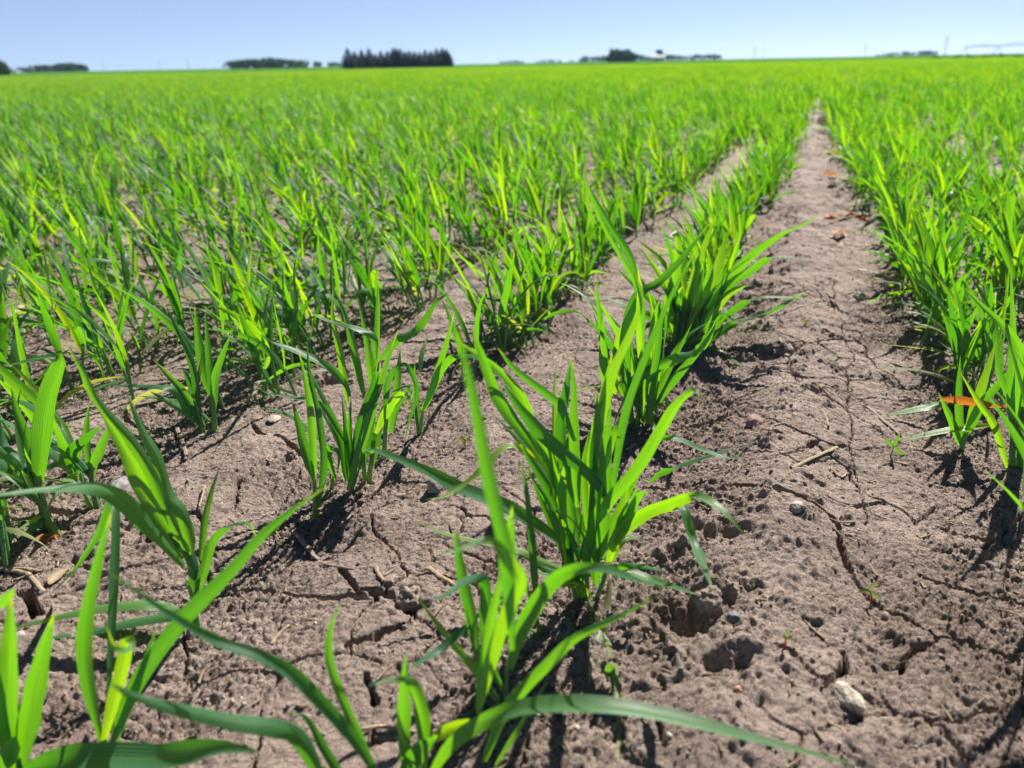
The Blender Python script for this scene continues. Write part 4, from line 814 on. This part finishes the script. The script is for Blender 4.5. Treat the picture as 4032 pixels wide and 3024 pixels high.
def flat_leaf(name, label, t, pts, wmm, mat, cat, curl=.25, lift=.002):
    P_ = np.array([on_ground(t, p, gz(*on_ground(t, p)[:2]) + lift) for p in pts]); P_ = resample(P_, 12); o0 = P_[0].copy()
    T = norm(np.gradient(P_, axis=0)); side = norm(np.cross(T, np.array([0, 0.25, 1.0]))); bf = Buf()
    blade(bf, P_ - o0, side, wmm * .001, .5, 5, curl, .3, 2.2); o = bf.obj(name, mat); o.location = o0; return tag(o, label, cat)
OG = 'dry orange leaves lying on the soil'
P_ = resample(unproject('V', [(2034, 862), (2085, 868), (2135, 876), (2180, 880)], on_ground('V', (2060, 975))[1], .0), 14); o0 = P_[0].copy(); T = norm(np.gradient(P_, axis=0)); bf = Buf()
blade(bf, P_ - o0, rot_about(norm(np.cross(T, norm(P_ - CAM))), T, np.full(14, .5)), .0085, .5, 5, .4, .3, 2.2); o = bf.obj('dry_leaf', M['orange']); o.location = o0
tag(o, 'long dry orange leaf resting against the small right-hand seedling', 'dry leaf', OG)
flat_leaf('dry_leaf', 'crumpled orange scrap at the foot of the thick stem on the left edge', 'V', [(92, 1175), (105, 1163), (128, 1158)], 12, M['orange'], 'dry leaf', .6, .003)['group'] = OG
flat_leaf('dry_leaf', 'small orange scrap under the low flat leaves left of centre', 'V', [(428, 820), (440, 826), (452, 832)], 9, M['orange'], 'dry leaf', .5)['group'] = OG
flat_leaf('dry_leaf', 'orange brown scrap on the soil near the left edge', 'V', [(22, 722), (45, 716), (62, 722)], 12, M['orange'], 'dry leaf', .5)['group'] = OG
far_bits = [(1800, 470, 'just below the dark hole in the strip'), (1840, 465, 'right of the dark hole in the strip'), (1865, 475, 'at the right foot of the strip by the dark hole'), (1815, 505, 'on a pale patch below the dark hole'), (1795, 380, 'left of centre above the dark hole'), (1800, 330, 'highest of three in the middle of the strip'), (1830, 322, 'right of the highest orange scrap in the strip'), (1760, 300, 'at the left edge of the far strip'), (1588, 318, 'between the rows left of the far strip'), (1850, 330, 'against the right row in the far strip')]
for x, y, w in far_bits:
    flat_leaf('dry_leaf', 'orange dry leaf scrap ' + w, 'V', [(x - 15, y), (x, y - 4), (x + 15, y + 2)], 20, M['orange'], 'dry leaf', .5, .004)['group'] = OG
flat_leaf('dead_leaf', 'pale dead leaf lying below the dark hole in the strip', 'V', [(1795, 512), (1820, 508), (1845, 516)], 16, M['straw'], 'dead leaf', .3)
flat_leaf('dead_leaf', 'yellow dead leaf across the strip by the dark hole', 'V', [(1790, 478), (1840, 468), (1890, 462)], 13, M['straw'], 'dead leaf', .3)
flat_leaf('dead_leaf', 'pale dry leaf scrap beside the left edge stalk base', 'V', [(108, 1262), (130, 1240), (152, 1225)], 9, M['straw'], 'dead leaf', .3)
flat_leaf('dead_leaf', 'whitish dry leaf on the soil at the far left', 'V', [(20, 690), (45, 668), (60, 650)], 14, M['straw'], 'dead leaf', .3)
def seedling(label, t, base, top, cots, red=True, smm=1.2, cmm=3.0):
    b = on_ground(t, base); z = gz(b[0], b[1]); b = on_ground(t, base, z); root = empty('weed_seedling', tuple(b), label, 'weed')
    def up(p): r = ray(*full(t, p)); return CAM + r * (b[1] / r[1])
    tp = up(top); bf = Buf(); P_ = resample(np.array([b - [0, 0, .002], (b + tp) / 2 + [.0008, 0, 0], tp]), 8) - b
    tube(bf, P_, smm * .0005, smm * .0004, .4, 7); bf.obj('stem', M['red'] if red else M['weedg'], root)
    for c in cots:
        q = up(c); P_ = resample(np.array([tp, (tp + q) / 2 + [0, 0, .0008], q]), 9) - b; T = norm(np.gradient(P_, axis=0)); V = norm(P_ + b - CAM)
        bf = Buf(); blade(bf, P_, norm(np.cross(T, V)), cmm * .001, .4, 5, .2, .5, 2.6); bf.obj('cotyledon', M['weed'] if red else M['weedg'], root)
seedling('red-stemmed weed seedling rising from a crack near the bottom of the bare strip', 'V', (1688, 1408), (1698, 1376), [(1704, 1358), (1715, 1384), (1692, 1380)])
seedling('red-stemmed weed seedling with looped stem lower in the strip by the long crack', 'V', (1882, 1300), (1878, 1276), [(1893, 1256), (1852, 1280), (1905, 1300)])
seedling('tiny red weed seedling between the dense plant and the bushy plant', 'V', (1002, 966), (1004, 950), [(1010, 940), (1018, 955), (992, 948)], True, 1.2, 4)
seedling('tiny red weed seedling beside the fan-shaped plant on the strip', 'V', (1738, 706), (1740, 696), [(1728, 690), (1752, 694)], True, 1.6, 4)
seedling('tiny red weed seedling right of the small pale pebble', 'V', (1884, 618), (1884, 608), [(1874, 602), (1896, 604)], True, 1.6, 4)
seedling('green two-leaved weed seedling under the hanging pale leaf', '2', (1755, 1185), (1745, 1060), [(1700, 1040), (1765, 1030), (1735, 980)], False, 2.2, 6)
seedling('spindly brown weed sprout beside the stalk right of the strip', 'V', (1922, 985), (1930, 965), [(1905, 945), (1945, 935), (1968, 1000)], False, 1.2, 3)
# seed fluff caught on a leaf
b = on_ground('V', (408, 690)); r_ = ray(*full('V', (405, 600))); q = CAM + r_ * (b[1] / r_[1]); bf = Buf(); r = random.Random(3)
for k in range(46):
    d_ = norm(np.array([r.gauss(0, 1), r.gauss(0, 1), r.gauss(0, .8)])) * r.uniform(.006, .016); tube(bf, np.array([[0, 0, 0], d_ * .5 + [0, 0, .0006], d_]), .00022, .00012, .5, 3)
o = bf.obj('seed_fluff', M['fluff']); o.location = q; tag(o, 'white downy seed tuft caught among the leaves at left', 'seed fluff')
# loose grit, crumbs and straw fibres nobody could count
def scatter_bits(name, label, n, mat, maker, seed, ymax=1.8):
    r = random.Random(seed); bf = Buf(); X = []; Y = []
    while len(X) < n:
        y = .22 + (ymax - .22) * r.random() ** 1.8; x = r.uniform(-.8, .8) * (y + .15)
        X.append(x); Y.append(y)
    Z = ground_h(np.array(X), np.array(Y))
    for x, y, z in zip(X, Y, Z): maker(bf, r, np.array([x, y, z]))
    o = bf.obj(name, mat); return tag(o, label, None, None, 'stuff')
def crumb(bf, r, p):
    s = r.choice((.0006, .0008, .0011, .0011, .0017)) * r.uniform(.7, 1.3); k = 6
    V = []; 
    for i, ph in enumerate((-1.2, -.4, .5, 1.25)):
        for j in range(k):
            a = 2 * pi * j / k + i * .5; q = s * r.uniform(.55, 1.25); V.append(p + np.array([cos(ph) * cos(a) * q, cos(ph) * sin(a) * q, sin(ph) * q * .85 + s * .25]))
    i = np.arange(4 * k).reshape(4, k); j = np.roll(i, -1, 1)
    f = np.stack([i[:-1], j[:-1], j[1:], i[1:]], -1).reshape(-1, 4); f = np.vstack([f, [[18, 19, 20, 21], [21, 22, 23, 18]]])
    bf.add(np.array(V), f, np.zeros((4 * k, 3)))
def fibre(bf, r, p):
    a = r.uniform(0, pi); L_ = r.uniform(.004, .024); d_ = np.array([cos(a), sin(a), 0]) * L_; b_ = np.array([-sin(a), cos(a), 0]) * L_ * r.uniform(-.25, .25)
    tube(bf, np.array([p - d_ / 2, p + b_, p + d_ / 2]) + [0, 0, .0009], r.uniform(.00022, .0011), .0002, .5, 5)
scatter_bits('soil_crumbs', 'loose crumbs of dry soil scattered between the rows', 3600, M['clod'], crumb, 51)
scatter_bits('fine_grit', 'fine pale grit on the soil surface', 900, M['tan'], crumb, 52)
scatter_bits('straw_litter', 'thin straw fibres littering the soil', 900, M['straw'], fibre, 53)

# ---------------------------------------------------------------- background
def at(xv, dist):
    """Point on the terrain under photo column xv (in 2212 px) at a distance."""
    r = ray(xv * 4032 / 2212, 140 * 4032 / 2212); k = dist / math.hypot(r[0], r[1]); x, y = r[0] * k, r[1] * k
    return np.array([x, y, float(terrain(np.array(x), np.array(y)))])
def leafcloud(P_, size, r):
    n = len(P_); a = norm(r.normal(size=(n, 3))); b = norm(np.cross(a, r.normal(size=(n, 3)))); s = size * r.uniform(.6, 1.4, (n, 1))
    V = np.stack([P_ - a * s - b * s * .6, P_ + a * s - b * s * .6, P_ + a * s * .7 + b * s * .8, P_ - a * s * .7 + b * s * .8], 1).reshape(-1, 3)
    return V, np.arange(n * 4).reshape(n, 4)
def trunk(parent, hgt, rad):
    bf = Buf(); z = np.linspace(-.3, hgt, 6); tube(bf, np.stack([rad * .4 * np.sin(z), z * .02, z], -1), rad, rad * .35, .5, 7); bf.obj('trunk', M['bark'], parent)
def deciduous(p, hgt, wid, seed, label, group, mat=None, square=False):
    r = np.random.default_rng(seed); root = empty('broadleaf_tree', tuple(p), label, 'tree', group); trunk(root, hgt * .55, hgt * .025)
    nc = 18; C = []; Rr = []
    for k in range(nc):
        th = r.uniform(0, 2 * pi); q = sqrt(r.random()) * wid * .5; zz = r.uniform(.06, .86) * hgt
        lim = 1 if square else sqrt(max(.1, 1 - ((zz / hgt - .5) / .55) ** 2)); C.append([cos(th) * q * lim, sin(th) * q * lim, zz]); Rr.append(r.uniform(.16, .30) * min(wid, hgt))
    C.append([0, 0, hgt * .8]); Rr.append(.2 * hgt)
    Q = []
    for c, R_ in zip(C, Rr):
        n = 90; d_ = norm(r.normal(size=(n, 3))); q = np.array(c) + d_ * R_ * (r.random((n, 1)) ** .35); Q.append(q)
    Q = np.vstack(Q); Q[:, 2] = np.clip(Q[:, 2], .2, hgt * 1.02)
    V, f = leafcloud(Q, hgt * .045, r); mesh_obj('crown', V, f, mat or M['decid'], root, None, False)
def spruce(p, hgt, wid, seed, label, group, mat):
    r = np.random.default_rng(seed); root = empty('spruce_tree', tuple(p), label, 'tree', group); trunk(root, hgt * .9, hgt * .018)
    n = 1700; t = r.random(n) ** .75; z = t * hgt; rad = wid * .5 * np.clip((1 - t) * 2.2, 0, 1) ** .8 * (0.75 + .35 * np.abs(np.sin(t * 26 + r.uniform(0, 6)))) * (r.random(n) ** .3)
    th = r.uniform(0, 2 * pi, n); Q = np.stack([np.cos(th) * rad, np.sin(th) * rad, z - rad * .18 + .2], -1)
    d_ = np.stack([np.cos(th), np.sin(th), np.full(n, -1.5)], -1) * .6; s = hgt * .036 * (1.25 - t)[:, None] * r.uniform(.6, 1.5, (n, 1)); sdv = np.stack([-np.sin(th), np.cos(th), r.uniform(-.4, .4, n)], -1)
    V = np.stack([Q - sdv * s * .7, Q + sdv * s * .7, Q + sdv * s * .25 + d_ * s * 2, Q - sdv * s * .25 + d_ * s * 2], 1).reshape(-1, 3); V[:, 2] = np.maximum(V[:, 2], .1)
    lead = np.array([[-.06 * wid, 0, hgt * .93], [.06 * wid, 0, hgt * .93], [0.01, 0, hgt * 1.05], [-.01, 0, hgt * 1.05]])
    V = np.vstack([V, lead]); mesh_obj('crown', V, np.arange(len(V)).reshape(-1, 4), mat, root, None, False)
FM = 3035 * 2212 / 4032.0
D0 = 420
sp = [(753, 38, 15), (768, 33, 13), (783, 36, 12), (799, 37, 14), (812, 28, 8), (824, 33, 13), (838, 32, 15), (850, 37, 14), (857, 38, 13), (866, 36, 14), (877, 31, 12), (886, 33, 13), (897, 31, 14), (908, 30, 12), (920, 34, 13), (932, 31, 12), (944, 35, 15), (956, 37, 15), (965, 34, 13), (971, 28, 10)]
for i, (x, hp, wp) in enumerate(sp):
    hgt = hp * D0 / FM * 1.04; deep = i % 3 * 4 + (i * 7 % 5)
    spruce(at(x, D0 + deep) - [0, 0, .6], hgt, wp * D0 / FM * 1.75, 300 + i, '%s dark spruce from the left end of the conifer windbreak' % ORD[i + 1], 'spruces in the conifer windbreak', M['conif2'] if i in (2, 5, 9) else M['conif'])
def tree_line(xs_, hs_, dist, wid, label, group, seed, square=False, mat=None):
    for i, (x, hp) in enumerate(zip(xs_, hs_)):
        hgt = .88 * hp * dist / FM; deciduous(at(x, dist + (i * 37 % 23)), hgt, wid * dist / FM, seed + i, label % ORD[min(20, i + 1)], group, mat, square)
tree_line([-7, 3], [27, 27], 420, 21, '%s dark tree cut by the left edge of the photo', 'dark trees at the left edge', 400)
tree_line([22, 48, 56, 72, 84, 94, 106, 118, 130, 142, 154, 166, 178], [7, 10, 7, 12, 14, 14, 13, 14, 16, 17, 16, 15, 14], 1000, 22, '%s tree from the left in the hazy far-left tree line', 'far-left hazy tree line', 420)
tree_line([497, 510, 521, 533, 546, 558, 570, 582, 594, 607, 620, 633, 646, 657], [16, 17, 19, 20, 20, 19, 21, 22, 20, 19, 18, 17, 16, 15], 850, 23, '%s tree from the left in the bluish tree line left of the spruces', 'bluish tree line left of the spruces', 450)
tree_line([684, 690, 712, 722, 732, 741], [12, 11, 9, 10, 8, 8], 1150, 13, '%s low hazy tree between the bluish tree line and the spruces', 'low trees left of the spruces', 480)
tree_line([1088, 1100, 1114, 1125, 1164, 1176, 1192, 1206, 1234], [6, 7, 8, 6, 5, 7, 8, 6, 5], 1900, 16, '%s faint low tree right of the spruces on the skyline', 'faint low trees on the middle skyline', 500)
tree_line([1257, 1268, 1280, 1292, 1303, 1312], [10, 13, 11, 12, 13, 12], 1500, 20, '%s blue tree left of the tall dark block of trees', 'blue trees left of the tall block', 520)
tree_line([1321, 1330, 1340, 1350, 1358, 1366], [29, 29, 27, 27, 25, 18], 700, 17, '%s tree from the left in the tall square block of trees', 'tall square block of trees', 540, True)
tree_line([1374, 1386, 1398], [14, 12, 11], 1300, 14, '%s blue tree between the tall block and the white barn', 'trees beside the white barn', 560)
tree_line([1424], [24], 900, 15, '%s single tree rising behind the white barn', 'tree behind the white barn', 570)
tree_line([1440, 1452, 1464, 1478, 1492, 1505, 1517, 1530, 1541, 1552], [12, 11, 10, 9, 9, 11, 10, 11, 12, 9], 1250, 20, '%s tree right of the white barn in the low tree line', 'low tree line right of the white barn', 580)
tree_line([1890, 1905, 1918, 1930, 1945, 1957, 1969], [4, 6, 7, 8, 9, 9, 8], 2000, 22, '%s pale blue tree in the longer far-right cluster', 'longer far-right tree cluster', 600)
tree_line([1985, 1993, 2002, 2012], [9, 10, 10, 9], 2000, 14, '%s pale blue tree in the short cluster by the tall pole', 'short far-right tree cluster', 620)
def box(bf, lo, hi):
    x0, y0, z0 = lo; x1, y1, z1 = hi
    V = np.array([(x0, y0, z0), (x1, y0, z0), (x1, y1, z0), (x0, y1, z0), (x0, y0, z1), (x1, y0, z1), (x1, y1, z1), (x0, y1, z1)], float)
    bf.add(V, np.array([(0, 3, 2, 1), (4, 5, 6, 7), (0, 1, 5, 4), (1, 2, 6, 5), (2, 3, 7, 6), (3, 0, 4, 7)]), np.zeros((8, 3)))
def bars(bf, A, B, r): tube(bf, np.array([A, (np.array(A) + np.array(B)) / 2, B], float), r, r, .5, 5)
p = at(1420, 850); azb = atan2(p[0], p[1])
barn = empty('barn', tuple(p), 'white barn with grey roof standing before the single tree on the skyline', 'barn', None, -azb)
bf = Buf(); box(bf, (-6.6, -4, -.5), (6.6, 4, 3.6)); o = bf.obj('wall', M['wall'], barn); o.data.polygons.foreach_set('use_smooth', np.zeros(6, bool))
V = [(-6.9, -4.4, 3.55), (6.9, -4.4, 3.55), (6.9, 4.4, 3.55), (-6.9, 4.4, 3.55), (-6.9, 0, 5.6), (6.9, 0, 5.6)]
mesh_obj('roof', V, [(0, 1, 5, 4), (2, 3, 4, 5), (1, 2, 5), (3, 0, 4), (3, 2, 1, 0)], M['wall'], barn, None, False)
bf = Buf(); box(bf, (-2, -4.06, -.2), (1, -3.99, 2.8)); bf.obj('door', M['roof'], barn)
for x in (-5, 3.5): bf = Buf(); box(bf, (x, -4.05, 1.3), (x + 1.1, -3.99, 2.3)); bf.obj('window', M['dark'], barn)
def upole(x, hp, dist, label):
    p = at(x, dist); hgt = hp * dist / FM; root = empty('utility_pole', tuple(p), label, 'utility pole', 'utility poles along the far road')
    bf = Buf(); tube(bf, np.array([[0, 0, -.5], [0, 0, hgt / 2], [0, 0, hgt]]), .19, .13, .5, 8); bf.obj('shaft', M['pole'], root)
    bf = Buf(); box(bf, (-1.2, -.08, hgt - .8), (1.2, .08, hgt - .62)); bf.obj('crossarm', M['pole'], root)
    bf = Buf()
    for q in (-1.05, -.4, .4, 1.05): box(bf, (q - .05, -.05, hgt - .62), (q + .05, .05, hgt - .42))
    bf.obj('insulators', M['steel'], root)
for x, hp, dist, l in [(1628, 22, 600, 'taller of the two faint poles just left of the far end of the bare strip'), (1647, 14, 900, 'shorter faint pole left of the far end of the bare strip'), (2036, 33, 450, 'tallest pole on the right, between the pale tree cluster and the irrigation rig'), (3400 * 2212 / 4032, 20, 700, 'faint pole left of the pale blue far-right trees'),
                       (406, 19, 750, 'faint pole left of the bluish tree line, nearest to it'), (343, 16, 900, 'faint pole midway between the far-left trees and the bluish tree line'), (222, 14, 950, 'faint pole just right of the far-left trees'), (1317, 24, 1100, 'faint pole at the left side of the tall block of trees'), (665, 18, 900, 'faint pole at the right end of the bluish tree line')]:
    upole(x, hp, dist, l)
# centre-pivot irrigation rig
pa, pb = at(2078, 520), at(2330, 430); vec = pb - pa; ln = math.hypot(vec[0], vec[1])
rig = empty('irrigation_rig', tuple(pa), 'long wheeled centre-pivot irrigation rig of trussed steel pipe at the right skyline', 'irrigation rig', None, atan2(vec[1], vec[0]))
hh = 4.6; nsp = max(2, int(round(ln / 36))); spn = ln / nsp
for k in range(nsp):
    x0 = k * spn; bf = Buf(); s = np.linspace(0, 1, 13); arc = hh + .9 * np.sin(pi * s)
    tube(bf, np.stack([x0 + s * spn, s * 0, arc], -1), .16, .16, .5, 6)
    for q in (-.7, .7):
        tube(bf, np.stack([x0 + s * spn, q * np.sin(pi * s), arc - 1.1 * np.sin(pi * s) - .1], -1), .07, .07, .5, 4)
        for i in range(1, 12): bars(bf, (x0 + s[i] * spn, 0, arc[i]), (x0 + s[i] * spn, q * sin(pi * s[i]), arc[i] - 1.1 * sin(pi * s[i]) - .1), .05)
    bf.obj('truss_span', M['steel'], rig)
    bf = Buf()
    for i in range(1, 12): bars(bf, (x0 + s[i] * spn, 0, arc[i]), (x0 + s[i] * spn, 0, arc[i] - 1.9), .025)
    bf.obj('drop_hoses', M['steel'], rig)
for k in range(nsp + 1):
    x0 = k * spn; bf = Buf()
    for q in (-2, 2): bars(bf, (x0, q, .6), (x0, 0, hh + .3), .14)
    bars(bf, (x0, -2, .6), (x0, 2, .6), .08); tw = bf.obj('tower', M['steel'], rig)
    for q in (-2, 2):
        bf = Buf(); th = np.linspace(0, 2 * pi, 17); tube(bf, np.stack([x0 + 0 * th, q + .5 * np.cos(th), .6 + .5 * np.sin(th)], -1), .16, .16, .5, 6); bf.obj('wheel', M['tyre'], tw)
# weedy tufts along the right headland
for i, x in enumerate([2020, 2062, 2094, 2125, 2160, 2195]):
    p = at(x, 235 + i * 4); r = np.random.default_rng(700 + i); root = empty('weed_bush', tuple(p), '%s low weedy bush from the left along the right-hand skyline' % ORD[i + 1], 'bush', 'weedy bushes on the right headland')
    n = 130; Q = np.stack([r.normal(0, .55, n), r.normal(0, .4, n), np.abs(r.normal(.25, .28, n))], -1); V, f = leafcloud(Q, .11, r); mesh_obj('foliage', V, f, M['shrub'], root, None, False)
# ---------------------------------------------------------------- the hazy air
bf = Buf(); box(bf, (-3000, -300, -1.2), (3000, 3000, 45)); hz = bf.obj('haze', None)
m, t, out = new_mat('haze'); pv = nd(t, 'ShaderNodeVolumePrincipled'); pv.inputs['Color'].default_value = (0.42, 0.62, 1.0, 1); pv.inputs['Density'].default_value = 0.00007; pv.inputs['Anisotropy'].default_value = 0.2
t.links.new(pv.outputs[0], out.inputs['Volume']); hz.data.materials.append(m); tag(hz, 'thin bluish summer haze over the field', None, None, 'stuff')
